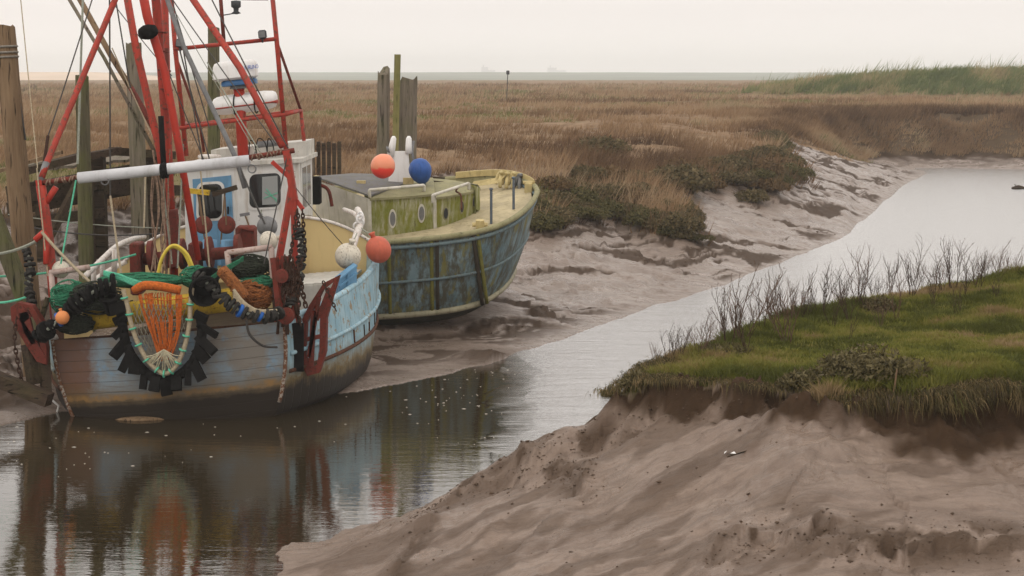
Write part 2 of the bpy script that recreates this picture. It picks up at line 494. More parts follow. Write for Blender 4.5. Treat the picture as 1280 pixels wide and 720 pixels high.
# rim of the salt marsh above the mud
B_img = [(-400, 330, 2.3), (-100, 290, 2.5), (0, 268, 2.6), (130, 262, 2.6), (200, 255, 2.6), (300, 240, 2.7), (450, 224, 2.7), (560, 216, 2.6), (620, 235, 2.1), (672, 278, 1.5),
         (720, 268, 1.5), (770, 266, 1.35), (830, 288, 1.0), (862, 293, .85), (852, 266, 1.25), (832, 243, 1.6), (880, 230, 1.7), (930, 226, 1.7), (962, 230, 1.6), (987, 222, 1.6),
         (990, 204, 1.9), (970, 186, 2.3), (962, 172, 2.6), (972, 160, 2.8), (990, 146, 3.15), (1040, 142, 3.2), (1120, 141, 3.2), (1200, 140, 3.2), (1285, 141, 3.2), (1450, 143, 3.2), (1600, 147, 3.2)]
Bz = np.array([b[2] for b in B_img]); B = P2(B_img)[:, :2]
B = np.vstack([[(-400, 22), (-60, 34)], B, [(100, 112), (300, 128)]]); Bz = np.concatenate([[2.4, 2.4], Bz, [3.4, 3.4]])
MARSH_POLY = np.vstack([B, [(6000, 122), (6000, 9000), (-6000, 9000), (-6000, 22)]])
# the near bank: shoreline and rim of its turf
Cn = np.array([(-1.5, -60), (-1.3, 5), (-1.7, 12), (-2.1, 16), (-2.55, 18.4), (-2.9, 19.5), (-3.0, 20.2), (-2.75, 20.9), (-2.2, 21.5), (-1.35, 22.4), (-.2, 23.9), (1.0, 25.6), (2.6, 28.2), (5.5, 32), (9, 35.5), (14, 39), (24, 43), (40, 48), (90, 55), (300, 60)], float)
NEAR_POLY = np.vstack([Cn, [(6000, 60), (6000, -60)]])
D_img = [(1500, 480, 2.4), (1400, 478, 2.4), (1285, 478, 2.38), (1235, 474, 2.38), (1180, 486, 2.36), (1110, 483, 2.33), (1040, 489, 2.3), (980, 482, 2.27), (920, 474, 2.25), (850, 470, 2.22), (800, 470, 2.15), (763, 487, 1.95),
         (765, 480, 2.0), (790, 466, 2.12), (830, 449, 2.2), (870, 436, 2.25), (930, 414, 2.3), (1000, 392, 2.33), (1080, 376, 2.38), (1150, 362, 2.44), (1285, 333, 2.66), (1450, 314, 2.8)]
Dz = np.array([d[2] for d in D_img]); D = P2(D_img)[:, :2]
D = np.vstack([[(12, 10)], D, [(40, 42)]]); Dz = np.concatenate([[2.4], Dz, [2.8]])
TURF_POLY = np.vstack([D, [(300, 50), (300, 10)]])

def poly_dist(x, y, P, vals=None):
    best = np.full(x.shape, 1e9); val = np.zeros(x.shape)
    for i in range(len(P) - 1):
        a = P[i]; d = P[i + 1] - a; L2 = d @ d
        t = np.clip(((x - a[0]) * d[0] + (y - a[1]) * d[1]) / L2, 0, 1)
        ds = (x - a[0] - t * d[0]) ** 2 + (y - a[1] - t * d[1]) ** 2
        m = ds < best
        best = np.where(m, ds, best)
        if vals is not None: val = np.where(m, vals[i] * (1 - t) + vals[i + 1] * t, val)
    return np.sqrt(best), val

def inside(x, y, P):
    r = np.zeros(x.shape, bool); n = len(P)
    for i in range(n):
        x0, y0 = P[i]; x1, y1 = P[(i + 1) % n]
        if y0 == y1: continue
        c = ((y0 > y) != (y1 > y)) & (x < (x1 - x0) * (y - y0) / (y1 - y0) + x0)
        r ^= c
    return r

# sloping ledges in the near mud: (polyline in x,y ; drop ; width)
def ledge(pts, z): return P2(pts, z)[:, :2]
LEDGES = []; LEDGES_TMP = []
LEDGE_SPEC = [
    ([(520, 655), (545, 625), (600, 604), (660, 592), (700, 596), (745, 600)], .09, .30, 1),
    ([(640, 580), (690, 570), (720, 562), (770, 540)], .10, .22, 1),
    ([(800, 640), (900, 608), (1000, 590), (1100, 562), (1190, 545), (1290, 535)], .10, .45, 0),
    ([(860, 668), (960, 640), (1060, 625), (1130, 612)], .06, .35, 0),
    ([(880, 705), (960, 672), (1020, 672), (1080, 690), (1180, 680), (1290, 672)], .12, .35, 1),
    ([(770, 560), (830, 520), (900, 500), (1000, 505)], .10, .28, 1),
]

def terrain(x, y):
    """height plus surface masks (marsh grass, near turf, sea wall turf)"""
    x = np.asarray(x, float); y = np.asarray(y, float)
    xn = x + fbm(x * .9, y * .9, 4, 7, .6) * .38; yn = y + fbm(x * .9 + 40, y * .9, 4, 8, .6) * .30
    inN = inside(xn, yn, NEAR_POLY); inT = inside(xn, yn, TURF_POLY) & inN
    k_ = np.clip(y / 45, .6, 2.2)
    xw = x + fbm(x * .55 / k_, y * .55 / k_, 4, 5, .6) * .45 * k_; yw = y + fbm(x * .55 / k_ + 40, y * .55 / k_, 4, 6, .6) * .45 * k_
    dA, _ = poly_dist(xw, yw, A); dB, zB = poly_dist(xw, yw, B, Bz)
    dC, _ = poly_dist(xn, yn, Cn); dD, zD = poly_dist(xn, yn, D, Dz)
    inL = inside(xw, yw, LEFT_POLY); inM = inside(xw, yw, MARSH_POLY) & inL
    # water bed
    z = -np.minimum(.9, .35 * np.minimum(dA, dC)) - .02
    # --- boat side mud
    t = np.clip(dA / (dA + dB + 1e-6), 0, 1)
    near50 = sstep(90, 104, y)
    prof = (.92 * t ** 1.05 + .08 * sstep(.85, 1, t)) * (1 - near50) + (.30 * t ** .8 + .70 * sstep(.50, .92, t)) * near50
    u = x * .88 + y * .48; v = -x * .48 + y * .88
    warp = fbm(x * .35, y * .35, 2, 31) * 2.2
    rid = 1 - np.abs(2 * fbm(u * .22 + warp * .4, v * .6 + warp * 1.5, 4, 21))
    rid2 = 1 - np.abs(2 * fbm(u * .5 + warp, v * 2.1 + warp, 3, 41))
    clod = sstep(.02, .22, fbm(x * .45 + 3, y * .45, 3, 61))
    env = np.clip(dA * .8, 0, 1) * np.clip(4 * (1 - t) + .1, 0, 1)
    zm = zB * prof + env * ((rid - .75) * .09 + (rid2 - .75) * .06 + clod * fbm(x * 3.2, y * 3.2, 3, 71) * .10 + fbm(x * .22, y * .22, 2, 81) * .12)
    rill = sstep(.03, .17, fbm(u * .26 + warp * .5, v * 1.25 + warp * 1.7, 5, 23, .62)) * sstep(.0, .12, t) * (1 - .5 * near50)
    zm = zm + env * rill * (fbm(x * 4.5, y * 4.5, 3, 25) * .16 - .03)
    # terraces facing the water
    tr = zm * 2.1 + fbm(x * .3, y * .3, 3, 91) * 1.4
    zm = zm + env * .06 * (np.floor(tr) + sstep(.78, 1.0, tr - np.floor(tr)) - tr + .5) * 1.6
    # heap of mud at the foot of the old boat
    hp = at_z(612, 432, .3)
    zm = zm + .42 * np.exp(-(((x - hp[0]) / 1.1) ** 2 + ((y - hp[1]) / .8) ** 2)) * (1 + .3 * fbm(x * 2, y * 2, 3, 15))
    zm = zm - .45 * np.exp(-(((x + 2.4) / 3.4) ** 2 + ((y - 36.2) / 2.6) ** 2)) * (x < 1.5)
    zm = np.maximum(zm, .015 + .05 * np.clip(dA, 0, 1))
    z = np.where(inL & ~inM, zm, z)
    # --- marsh plateau
    far = 1 - np.exp(-dB / 9.0)
    hum = fbm(x * .28, y * .28, 4, 101)
    zp = zB + (3.3 - zB) * far + np.clip(dB * 1.5, 0, 1) * (.12 + .45 * hum * np.clip(1 - (y - 60) / 140, .25, 1))
    # sea wall
    xs = np.clip((x - 21.5) / 20, 0, 1)
    crest = 2.9 + 3.0 * (xs ** .35) + .2 * fbm(x * .12, x * .05 + 3, 2, 111)
    yc = 156 + 3 * np.sin(x * .03) + (1 - xs) * 8
    dw = np.abs(y - yc)
    zw = crest - np.clip(dw - 1.5, 0, None) * .42
    zp0 = zp
    wall = (zw > zp + .1) & (x > 19) & inM
    zp = np.where(wall, zw, zp)
    # marsh ends at the sea
    zp = zp - sstep(540, 600, y + 30 * vnoise(x * .004, y * 0, 3)) * 5
    z = np.where(inM, zp, z)
    # --- near mud
    tn = np.clip(dC / (dC + dD + 1e-6), 0, 1)
    zb = zD - .20 * sstep(.5, 1.8, x) - .22 * sstep(3.0, 4.6, x) - .08 + .12 * fbm(x * 1.1, y * 1.1, 2, 195)
    zn = zb * tn ** (1.4 - .32 * sstep(1, 4, x))
    zn = zn + (zD - .15 - zn) * np.exp(-(dD / .16) ** 2) * .6
    envn = np.clip(dC * 1.2, 0, 1)
    ru = x * .93 + y * .36; rv = -x * .36 + y * .93
    zn = zn + envn * (fbm(ru * .3, rv * .9, 4, 131) * .13 + (1 - np.abs(2 * fbm(ru * .45, rv * 1.5, 3, 141)) - .7) * .035)
    cl = sstep(.05, .3, fbm(x * .6 + 9, y * .6, 3, 151))
    zn = zn + envn * (cl * fbm(x * 5, y * 5, 3, 161) * .05 + fbm(x * 9, y * 9, 3, 165) * .016)
    crumb = .45 * sstep(.10, .30, fbm(ru * .55, rv * 1.7, 4, 143, .6))
    for (pl, drop, wd, rough) in LEDGES:
        dl, _ = poly_dist(x, y, pl)
        # signed: the polyline's far side stays up
        a = pl[0]; b = pl[-1]
        nearest = np.zeros(x.shape); bst = np.full(x.shape, 1e9)
        for i in range(len(pl) - 1):
            p = pl[i]; d = pl[i + 1] - p; L2 = d @ d
            tt = ((x - p[0]) * d[0] + (y - p[1]) * d[1]) / L2
            tc = np.clip(tt, 0, 1)
            ds = (x - p[0] - tc * d[0]) ** 2 + (y - p[1] - tc * d[1]) ** 2
            sd = (x - p[0]) * (-d[1]) + (y - p[1]) * d[0]
            m = ds < bst; bst = np.where(m, ds, bst); nearest = np.where(m, sd / math.sqrt(L2), nearest)
        ab = b - a; along = ((x - a[0]) * ab[0] + (y - a[1]) * ab[1]) / (ab @ ab)
        fade = sstep(-.08, .1, along) * sstep(1.08, .9, along)
        jag = fbm(x * 2.2, y * 2.2, 4, 171) * (.5 if rough else .2)
        sdj = nearest + jag
        lift = drop * np.exp(-np.clip(sdj, 0, None) / (wd * 2.2)) * sstep(-.06 if rough else -wd * .6, .05, sdj)
        zn = zn + fade * envn * lift
        if rough:
            band = np.exp(-(np.abs(nearest) / (wd * 1.25)) ** 2)
            zn = zn + fade * band * envn * (fbm(x * 5, y * 5, 4, 181) * .08)
            crumb = np.maximum(crumb, fade * band * envn * .8 * sstep(-.15, .15, fbm(x * 3, y * 3, 4, 183)))
    # undercut apron at foot of the turf scarp
    scarp = np.exp(-dD / .35) * sstep(.6, 2.0, x)
    zn = zn + scarp * (.03 + .30 * fbm(x * 2.8, y * 2.8, 4, 191, .6))
    # left nose of the bank climbs steeply to the turf
    zn = zn + (1 - sstep(.6, 2.2, x)) * np.exp(-dD / .30) * .05 * (1 + 3 * fbm(x * 6, y * 6, 3, 193))
    zn = np.maximum(zn, .012 + .07 * np.clip(dC, 0, 1))
    z = np.where(inN & ~inT, zn, z)
    # --- near turf
    zt = zD + np.clip(dD, 0, .6) * .10 + fbm(x * .7, y * .7, 4, 201) * .14 * np.clip(dD * 1.5, 0, 1) + fbm(x * 2.6, y * 2.6, 2, 205) * .05
    zt = zt - .12 * np.exp(-dD / .12)
    z = np.where(inT, zt, z)
    # masks, with a ragged border
    brag = fbm(x * 1.3, y * 1.3, 4, 211) * 1.2
    marsh = np.where(inM, sstep(-.1, .5, dB + brag * .5), sstep(.22, -.08, dB + brag * .4 + 20 * (~inL)))
    drape = np.where(inL & ~inM & (y > 92) & (x > 12), sstep(.50, .60, t + .22 * fbm(x * .5, y * .3, 3, 229)), 0)
    marsh = np.maximum(marsh * np.where((y < 80) & (y > 36), sstep(.4, .7, z), 1), drape)
    turf = np.where(inT, 1.0, 0) * sstep(0, .12, dD + fbm(x * 4, y * 4, 3, 221) * .12)
    wl = np.where(wall, sstep(.3, 1.0, zw - zp0), 0)
    green = sstep(.12, .3, fbm(x * .09 + 2, y * .13, 3, 231)) * .6 * inM
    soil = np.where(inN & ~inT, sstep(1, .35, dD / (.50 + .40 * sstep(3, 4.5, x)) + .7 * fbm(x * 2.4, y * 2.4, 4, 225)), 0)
    soil = np.maximum(soil, np.where(inL & ~inM, rill * .85, 0))
    soil = np.maximum(soil, np.where(inL & ~inM, .9 * np.exp(-(((x - hp[0]) / .8) ** 2 + ((y - hp[1]) / 1.0) ** 2)), 0))
    soil = np.maximum(soil, np.where(inL & ~inM & (y > 96) & (x > 14), sstep(.22, .5, t + .3 * fbm(x * .6, y * .3, 3, 226)), 0))
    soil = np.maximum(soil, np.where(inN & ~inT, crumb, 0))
    return z, marsh, turf, wl, green, dB, dD, soil

def ground_hit(px, py, y0=12, y1=420):
    ys = np.exp(np.linspace(math.log(y0), math.log(y1), 2400))
    d = _ray(px, py)
    t = ys / d[1]
    xs = t * d[0]; zs = CAMH + t * d[2]
    h = terrain(xs, ys)[0]
    h = np.maximum(h, 0)
    k = np.argmax(zs < h)
    if not (zs < h).any(): k = len(ys) - 1
    return np.array([xs[k], ys[k], h[k]])

def build_ground():
    for (pl, drop, wd, rough) in LEDGE_SPEC: LEDGES_TMP.append((np.array([ground_hit(px, py, 12, 40)[:2] for px, py in pl]), drop, wd, rough))
    LEDGES.extend(LEDGES_TMP)
    ac = np.concatenate([np.linspace(-3, -.42, 30)[:-1], np.linspace(-.42, -.30, 50)[:-1], np.linspace(-.30, .315, 660)[:-1], np.linspace(.315, .45, 50)[:-1], np.linspace(.45, 3, 30)])
    ys = np.concatenate([np.linspace(-5, 11, 16), np.exp(np.linspace(math.log(11.3), math.log(36), 380))[:-1], np.exp(np.linspace(math.log(36), math.log(115), 280))[:-1], np.exp(np.linspace(math.log(115), math.log(700), 170))])
    aa, yy = np.meshgrid(ac, ys)
    xx = aa * np.where(yy > 11, yy, yy * .35 + 7.15)
    z, marsh, turf, wl, green, dB, dD, soil = terrain(xx, yy)
    ny, nx = xx.shape
    idx = np.arange(ny * nx).reshape(ny, nx)
    Fq = np.stack([idx[:-1, :-1], idx[:-1, 1:], idx[1:, 1:], idx[1:, :-1]], -1).reshape(-1, 4)
    Vv = np.stack([xx, yy, z], -1).reshape(-1, 3)
    near = np.where(yy < 45, np.where(inside(xx, yy, NEAR_POLY), 1.0, 0), 0)
    o = npmesh('ground', Vv, Fq, mat_ground(), True, {'kinds': np.stack([marsh, turf, wl], -1).reshape(-1, 3), 'more': np.stack([green, near, soil], -1).reshape(-1, 3)})
    return tag(o, kind='structure')

def mat_ground():
    t = NT('ground_mud_and_turf')
    a = t.node('ShaderNodeAttribute', attribute_name='kinds'); s = t.node('ShaderNodeSeparateColor'); t.L(a.outputs['Color'], s.inputs[0])
    a2 = t.node('ShaderNodeAttribute', attribute_name='more'); s2 = t.node('ShaderNodeSeparateColor'); t.L(a2.outputs['Color'], s2.inputs[0])
    marsh, turf, wall = s.outputs; green, near, soil = s2.outputs
    # mud
    n1 = t.noise(.8, 6, .6); n2 = t.noise(5, 6, .65); n3 = t.noise(28, 4, .7)
    n4 = t.noise(1.0, 5, .65, t.mapped((.55, 2.6, 1), (0, 0, .5)), .8)
    mud = t.mix(t.ramp(n4, [(.35, 0), (.65, 1)]), (.155, .112, .086), (.245, .188, .15))
    mudn = t.mix(t.ramp(n4, [(.35, 0), (.65, 1)]), (.145, .096, .066), (.21, .148, .108))
    mud = t.mix(near, mud, mudn)
    mud = t.mix(t.ramp(n2, [(.52, 0), (.70, .75)]), mud, (.145, .100, .075))
    mud = t.mix(t.ramp(n3, [(.62, 0), (.75, .5)]), mud, (.09, .06, .045))
    wet = t.ramp(n1, [(.40, 0), (.62, 1)])
    mr = t.mix(near, t.mix(wet, .22, .46), t.mix(wet, .24, .50))
    mr = t.mix(t.ramp(n2, [(.52, 0), (.70, .75)]), mr, .8)
    n7 = t.ramp(t.noise(1.0, 5, .68, t.mapped((1.6, 11, 4), (0, 0, -.42)), .5), [(.36, .55), (.46, 0)]); mud = t.mix(n7, mud, (.10, .066, .044))
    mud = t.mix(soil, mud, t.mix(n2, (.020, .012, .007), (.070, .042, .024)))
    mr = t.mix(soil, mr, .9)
    # marsh ground
    b1 = t.noise(1.0, 5, .6, t.mapped((.03, .11, .1)))
    b2 = t.noise(1.6, 5, .65)
    g = t.ramp(b1, [(.30, (.20, .13, .075)), (.45, (.26, .18, .11)), (.58, (.23, .15, .09)), (.72, (.31, .225, .145))])
    g = t.mix(t.ramp(b2, [(.42, 0), (.7, .7)]), g, (.11, .07, .04))
    b3 = t.noise(1.0, 5, .7, t.mapped((.12, .5, .3), loc=(3, 9, 0)))
    g = t.mix(t.ramp(b3, [(.55, 0), (.68, .7)]), g, (.10, .068, .045))
    b4 = t.noise(1.0, 4, .7, t.mapped((.035, .2, .3), loc=(13, 2, 0)))
    g = t.mix(t.ramp(b4, [(.60, 0), (.70, .55)]), g, (.24, .20, .165))
    g = t.mix(green, g, (.115, .115, .04))
    g = t.mix(t.math('MULTIPLY', soil, .85), g, t.mix(n2, (.035, .024, .013), (.10, .068, .04)))
    c = t.mix(marsh, mud, g)
    # near turf
    tg = t.ramp(t.noise(1.1, 5, .65), [(.3, (.085, .082, .015)), (.5, (.115, .112, .02)), (.72, (.14, .11, .035))])
    c = t.mix(turf, c, tg)
    wgc = t.ramp(t.noise(.5, 5, .7), [(.3, (.12, .14, .05)), (.6, (.22, .20, .09)), (.8, (.28, .22, .12))])
    c = t.mix(wall, c, wgc)
    r = t.mix(marsh, mr, .95); r = t.mix(turf, r, .95)
    hb = t.math('ADD', t.math('MULTIPLY', n2, .6), t.math('MULTIPLY', n3, .35))
    hb = t.math('ADD', hb, t.math('MULTIPLY', n4, .3)); n6 = t.noise(1.0, 5, .68, t.mapped((1.6, 11, 4), (0, 0, -.42)), .5); n6 = t.ramp(n6, [(.40, 0), (.52, 1), (.60, 1)]); mr2 = n6; hb = t.math('ADD', hb, t.math('MULTIPLY', n6, .30)); n5 = t.noise(85, 3, .7); hb = t.math('ADD', hb, t.math('MULTIPLY', n5, .14))
    t.set(col=c, rough=r, normal=t.bump(hb, .55, .05), spec=t.math('SUBTRACT', .55, t.math('MULTIPLY', t.math('MAXIMUM', soil, t.math('MAXIMUM', marsh, turf)), .48)))
    return t.m

# ================================================================== WATER
def build_water():
    t = NT('muddy_river_water')
    x, y, z = t.xyz()
    w1 = t.noise(1.0, 3, .55, t.mapped((1.3, 6.0, 1)), .4)
    w2 = t.noise(1.0, 2, .5, t.mapped((.35, 1.5, 1), (0, 0, .15)))
    w3 = t.noise(1.0, 2, .6, t.mapped((6, 22, 1), (0, 0, -.08)))
    # open channel is ruffled by the breeze, the water in the lee of the hulls lies calm
    lee = t.math('ADD', x, t.math('MULTIPLY', t.math('SUBTRACT', t.noise(.35, 3, .6), .5), 2.2))
    wind = t.ramp(t.math('ADD', t.math('MULTIPLY', lee, .25), .5), [(.42, .0), (.60, 1)])
    h = t.math('ADD', t.math('MULTIPLY', w1, .6), t.math('MULTIPLY', w2, .9))
    h = t.math('ADD', h, t.math('MULTIPLY', w3, .30))
    h = t.math('MULTIPLY', h, t.math('ADD', t.math('MULTIPLY', wind, 4.2), .42))
    c = t.mix(t.noise(.3, 3), (.024, .017, .008), (.034, .025, .013))
    t.set(col=c, rough=t.mix(wind, .025, .24), ior=2.2, normal=t.bump(h, .2, .055))
    t.L(wind, t.b.inputs['Coat Weight']); t.b.inputs['Coat IOR'].default_value = 2.0; t.b.inputs['Coat Roughness'].default_value = .24; t.L(t.b.inputs['Normal'].links[0].from_socket, t.b.inputs['Coat Normal'])
    ys = np.concatenate([[-60], np.linspace(8, 120, 40), [200, 420, 900, 2000, 4600]])
    xs = np.linspace(-1, 1, 40)
    yy, xx = np.meshgrid(ys, xs, indexing='ij')
    X = xx * (60 + np.abs(yy) * .8)
    V = np.stack([X, yy, X * 0], -1).reshape(-1, 3)
    ny, nx = yy.shape; idx = np.arange(ny * nx).reshape(ny, nx)
    F = np.stack([idx[:-1, :-1], idx[:-1, 1:], idx[1:, 1:], idx[1:, :-1]], -1).reshape(-1, 4)
    return tag(npmesh('river_water', V, F, t.m, True), kind='structure')

# ================================================================== GRASS
def grass_mesh(name, P, h, w, lean, ncount, spread, mat, tint, seg2=False, up=None):
    """P (n,3) tuft roots, h (n,) heights, w (n,) blade widths; ncount blades each"""
    n = len(P); k = ncount; N = n * k
    P = np.repeat(P, k, 0); h = np.repeat(h, k) * RNG.uniform(.55, 1.1, N); w = np.repeat(w, k) * RNG.uniform(.7, 1.3, N)
    tn = np.repeat(tint, k, 0)
    an = RNG.uniform(0, 2 * np.pi, N); rr = np.sqrt(RNG.uniform(0, 1, N)) * np.repeat(spread, k)
    P = P + np.stack([np.cos(an) * rr, np.sin(an) * rr, np.zeros(N)], 1)
    fa = RNG.uniform(0, 2 * np.pi, N)
    sx = np.stack([np.cos(fa), np.sin(fa), np.zeros(N)], 1)
    out = np.stack([np.cos(an), np.sin(an), np.zeros(N)], 1) * (RNG.uniform(.05, .7, N) * h)[:, None]
    ln = np.repeat(lean, k, 0) * h[:, None] * RNG.uniform(.5, 1.3, N)[:, None]
    tip = P + np.stack([np.zeros(N), np.zeros(N), h], 1) + out + ln
    b0 = P - sx * w[:, None] / 2; b1 = P + sx * w[:, None] / 2
    if not seg2:
        V = np.stack([b0, b1, tip], 1).reshape(-1, 3); F = np.arange(3 * N).reshape(-1, 3); m = 3
    else:
        mid = P + np.stack([np.zeros(N), np.zeros(N), h * .62], 1) + (out + ln) * .38
        m0 = mid - sx * w[:, None] * .4; m1 = mid + sx * w[:, None] * .4
        V = np.stack([b0, b1, m1, m0, tip], 1).reshape(-1, 3)
        base = np.arange(N) * 5
        F = np.concatenate([np.stack([base, base + 1, base + 2], 1), np.stack([base, base + 2, base + 3], 1), np.stack([base + 3, base + 2, base + 4], 1)]); m = 5
    tv = np.repeat(np.clip(tn + RNG.uniform(-.12, .12, N)[:, None], 0, 1), m, 0)
    return npmesh(name, V, F, mat, False, {'tint': tv})

def mat_grass(name, stops, rough=.8):
    t = NT(name)
    a = t.node('ShaderNodeAttribute', attribute_name='tint'); s = t.node('ShaderNodeSeparateColor'); t.L(a.outputs['Color'], s.inputs[0])
    c = t.ramp(s.outputs[0], stops)
    tr = t.node('ShaderNodeBsdfTranslucent'); t.L(c, tr.inputs[0])
    t.set(col=c, rough=rough, spec=.2)
    mx = t.node('ShaderNodeMixShader'); mx.inputs[0].default_value = .3
    t.L(t.b.outputs[0], mx.inputs[1]); t.L(tr.outputs[0], mx.inputs[2]); t.L(mx.outputs[0], t.out.inputs[0])
    return t.m

def t1(a): return np.stack([a, a, a], 1)

def build_grass():
    # ---- salt marsh tussocks on the boat side
    n = 66000
    Y = np.concatenate([np.exp(RNG.uniform(math.log(36), math.log(330), n - 15000)), RNG.uniform(96, 114, 15000)]); X = np.concatenate([RNG.uniform(-.36, .36, n - 15000) * Y[:n - 15000], RNG.uniform(13, 38, 15000)])
    z, marsh, turf, wl, green, dB, dD, soil = terrain(X, Y)
    dens = sstep(-.25, .25, fbm(X * .35, Y * .35, 3, 301) + .1)
    keep = (marsh > .5) & (wl < .2) & (RNG.random(n) < .30 + .7 * dens)
    X, Y, z, dens, green, dB = X[keep], Y[keep], z[keep], dens[keep], green[keep], dB[keep]
    tall = sstep(9, 2, dB) * (Y < 80) * (X > -3)
    h = (.17 + .24 * dens) * (1 + .75 * tall) * (1 + Y / 400) * RNG.uniform(.7, 1.25, len(X)) * (1 - .5 * (green > .25))
    tint = np.clip(.50 - .40 * (Y > 84) * (dB < 3.0) * sstep(3.0, .5, dB) * (X > 9) + fbm(X * .05, Y * .16, 3, 311) * .7 + fbm(X * .5, Y * .5, 2, 312) * .3, 0, .84); tint = np.where(green > .25, .92, tint)
    mg = mat_grass('marsh_grass_blades', [(0, (.095, .055, .030)), (.3, (.20, .12, .062)), (.55, (.31, .20, .11)), (.82, (.40, .30, .19)), (.88, (.12, .125, .035)), (1, (.15, .16, .04))])
    w = .010 + Y * .00042
    tag(grass_mesh('marsh_grass', np.stack([X, Y, z - .03], 1), h, w, np.tile([.28, 0, 0], (len(X), 1)), 9, .16 + Y * .0016, mg, t1(tint)), kind='stuff')
    # ---- sea wall grass
    n = 11000
    X = RNG.uniform(16, 75, n); Y = RNG.uniform(142, 166, n)
    z, marsh, turf, wl, green, dB, dD, soil = terrain(X, Y)
    keep = wl > .12
    X, Y, z = X[keep], Y[keep], z[keep]
    tint = np.clip(.45 + fbm(X * .3, Y * .3, 3, 321) * 1.5 - (z - 4.2) * .12 + RNG.normal(0, .2, len(X)), 0, 1)
    mw = mat_grass('sea_wall_grass_blades', [(0, (.12, .155, .055)), (.4, (.19, .215, .08)), (.7, (.31, .27, .13)), (1, (.38, .30, .17))])
    tag(grass_mesh('sea_wall_grass', np.stack([X, Y, z - .05], 1), RNG.uniform(.35, .85, len(X)) * (1 + 1.3 * (RNG.random(len(X)) < .08)), np.full(len(X), .085), np.tile([.55, 0, 0], (len(X), 1)), 12, np.full(len(X), .5), mw, t1(tint)), kind='stuff')
    # ---- fringe hanging over the far bank rim
    P = []
    for i in range(len(B) - 1):
        L = np.hypot(*(B[i + 1] - B[i]))
        if B[i][1] < 36 or B[i][0] > 60 or B[i][0] < -14: continue
        m = int(L * (6 if B[i][1] < 88 else 40))
        tt = RNG.random(m)
        P.append(B[i] + tt[:, None] * (B[i + 1] - B[i]) + RNG.normal(0, .22 if B[i][1] < 70 else .6, (m, 2)))
    P = np.vstack(P)
    z = terrain(P[:, 0], P[:, 1])[0]
    d = P[:, 1]
    tint = np.clip(RNG.normal(.22, .16, len(P)), 0, .7)
    tag(grass_mesh('bank_rim_grass', np.column_stack([P, z - .08]), .30 + d * .0042 * RNG.uniform(.6, 1.3, len(P)), .014 + d * .0005, np.tile([.12, -.28, -.15], (len(P), 1)), 10, np.full(len(P), .22), mg, t1(tint)), kind='stuff')
    # ---- near turf
    n = 85000
    X = RNG.uniform(1.0, 10.5, n); Y = RNG.uniform(18.5, 34, n)
    keep = np.abs(X / Y) < .335
    X, Y = X[keep], Y[keep]
    z, marsh, turf, wl, green, dB, dD, soil = terrain(X, Y)
    keep = turf > .3
    X, Y, z, dD = X[keep], Y[keep], z[keep], dD[keep]
    ln = fbm(X * .6, Y * .6, 3, 331)
    h = .045 + .06 * sstep(-.2, .3, ln) + .05 * RNG.random(len(X)) ** 4 + .10 * np.exp(-dD / .35)
    tint = np.clip(.42 + fbm(X * .7, Y * .9, 4, 341, .6) * 1.5 + .25 * np.exp(-dD / .5), 0, 1)
    mt = mat_grass('green_turf_blades', [(0, (.075, .082, .017)), (.35, (.150, .154, .028)), (.6, (.21, .19, .045)), (.8, (.23, .165, .07)), (1, (.27, .19, .10))])
    tag(grass_mesh('bank_turf', np.stack([X, Y, z - .015], 1), h, np.full(len(X), .011), RNG.normal(0, .35, (len(X), 3)) * [1, 1, 0], 6, np.full(len(X), .06), mt, t1(tint), True), kind='stuff')
    # ---- crumbled lumps of mud along the little ledges
    pts = []
    for (pl, drop, wd, rough) in LEDGES:
        if not rough: continue
        for i in range(len(pl) - 1):
            m = int(np.hypot(*(pl[i + 1] - pl[i])) * 130); tt = RNG.random(m)
            pts.append(pl[i] + tt[:, None] * (pl[i + 1] - pl[i]) + RNG.normal(0, 1, (m, 2)) * np.array([.16, .26]))
    pts.append(np.stack([RNG.uniform(-2.5, 6, 260), RNG.uniform(15.5, 20.5, 260)], 1))
    xx = RNG.uniform(-1, 14, 9000); yy = RNG.uniform(34, 62, 9000); rl = terrain(xx, yy)[7]; k = rl > .3
    pts.append(np.stack([xx[k], yy[k]], 1)); npts = np.vstack(pts)
    z, marsh, turf, wl, green, dB, dD, soil = terrain(npts[:, 0], npts[:, 1])
    k = (z > .06) & (marsh < .3) & (turf < .3); npts = npts[k]; z = z[k]
    O = np.array([(1, 0, 0), (-1, 0, 0), (0, 1, 0), (0, -1, 0), (0, 0, 1), (0, 0, -1)], float); OF = np.array([(0, 2, 4), (2, 1, 4), (1, 3, 4), (3, 0, 4), (2, 0, 5), (1, 2, 5), (3, 1, 5), (0, 3, 5)])
    n = len(npts); sz = np.clip(RNG.lognormal(-4.75, .5, n), .004, .03) * np.where(npts[:, 1] > 30, 1.5, 1)
    Vv = O[None] * RNG.uniform(.55, 1.35, (n, 6, 1)) + RNG.normal(0, .22, (n, 6, 3)); Vv = Vv * sz[:, None, None] * np.array([1.25, 1.1, .75]) + np.column_stack([npts, z])[:, None, :]
    Ff = (OF[None] + 6 * np.arange(n)[:, None, None]).reshape(-1, 3)
    cm = plain('crumbled_mud', (.080, .052, .034), .8, .45, 9, bump=.4)
    tag(npmesh('mud_clods', Vv.reshape(-1, 3), Ff, cm, True), kind='stuff')
    # ---- dead grass hanging down the scarp of the near bank
    P = []
    for i in range(len(D) - 1):
        if D[i][1] > 22.5 or D[i][0] > 8 or D[i + 1][1] < 15: continue
        L = np.hypot(*(D[i + 1] - D[i])); m = int(L * 900)
        tt = RNG.random(m)
        P.append(D[i] + tt[:, None] * (D[i + 1] - D[i]) + RNG.normal(0, .10, (m, 2)))
    P = np.vstack(P)
    P[:, 1] += .06
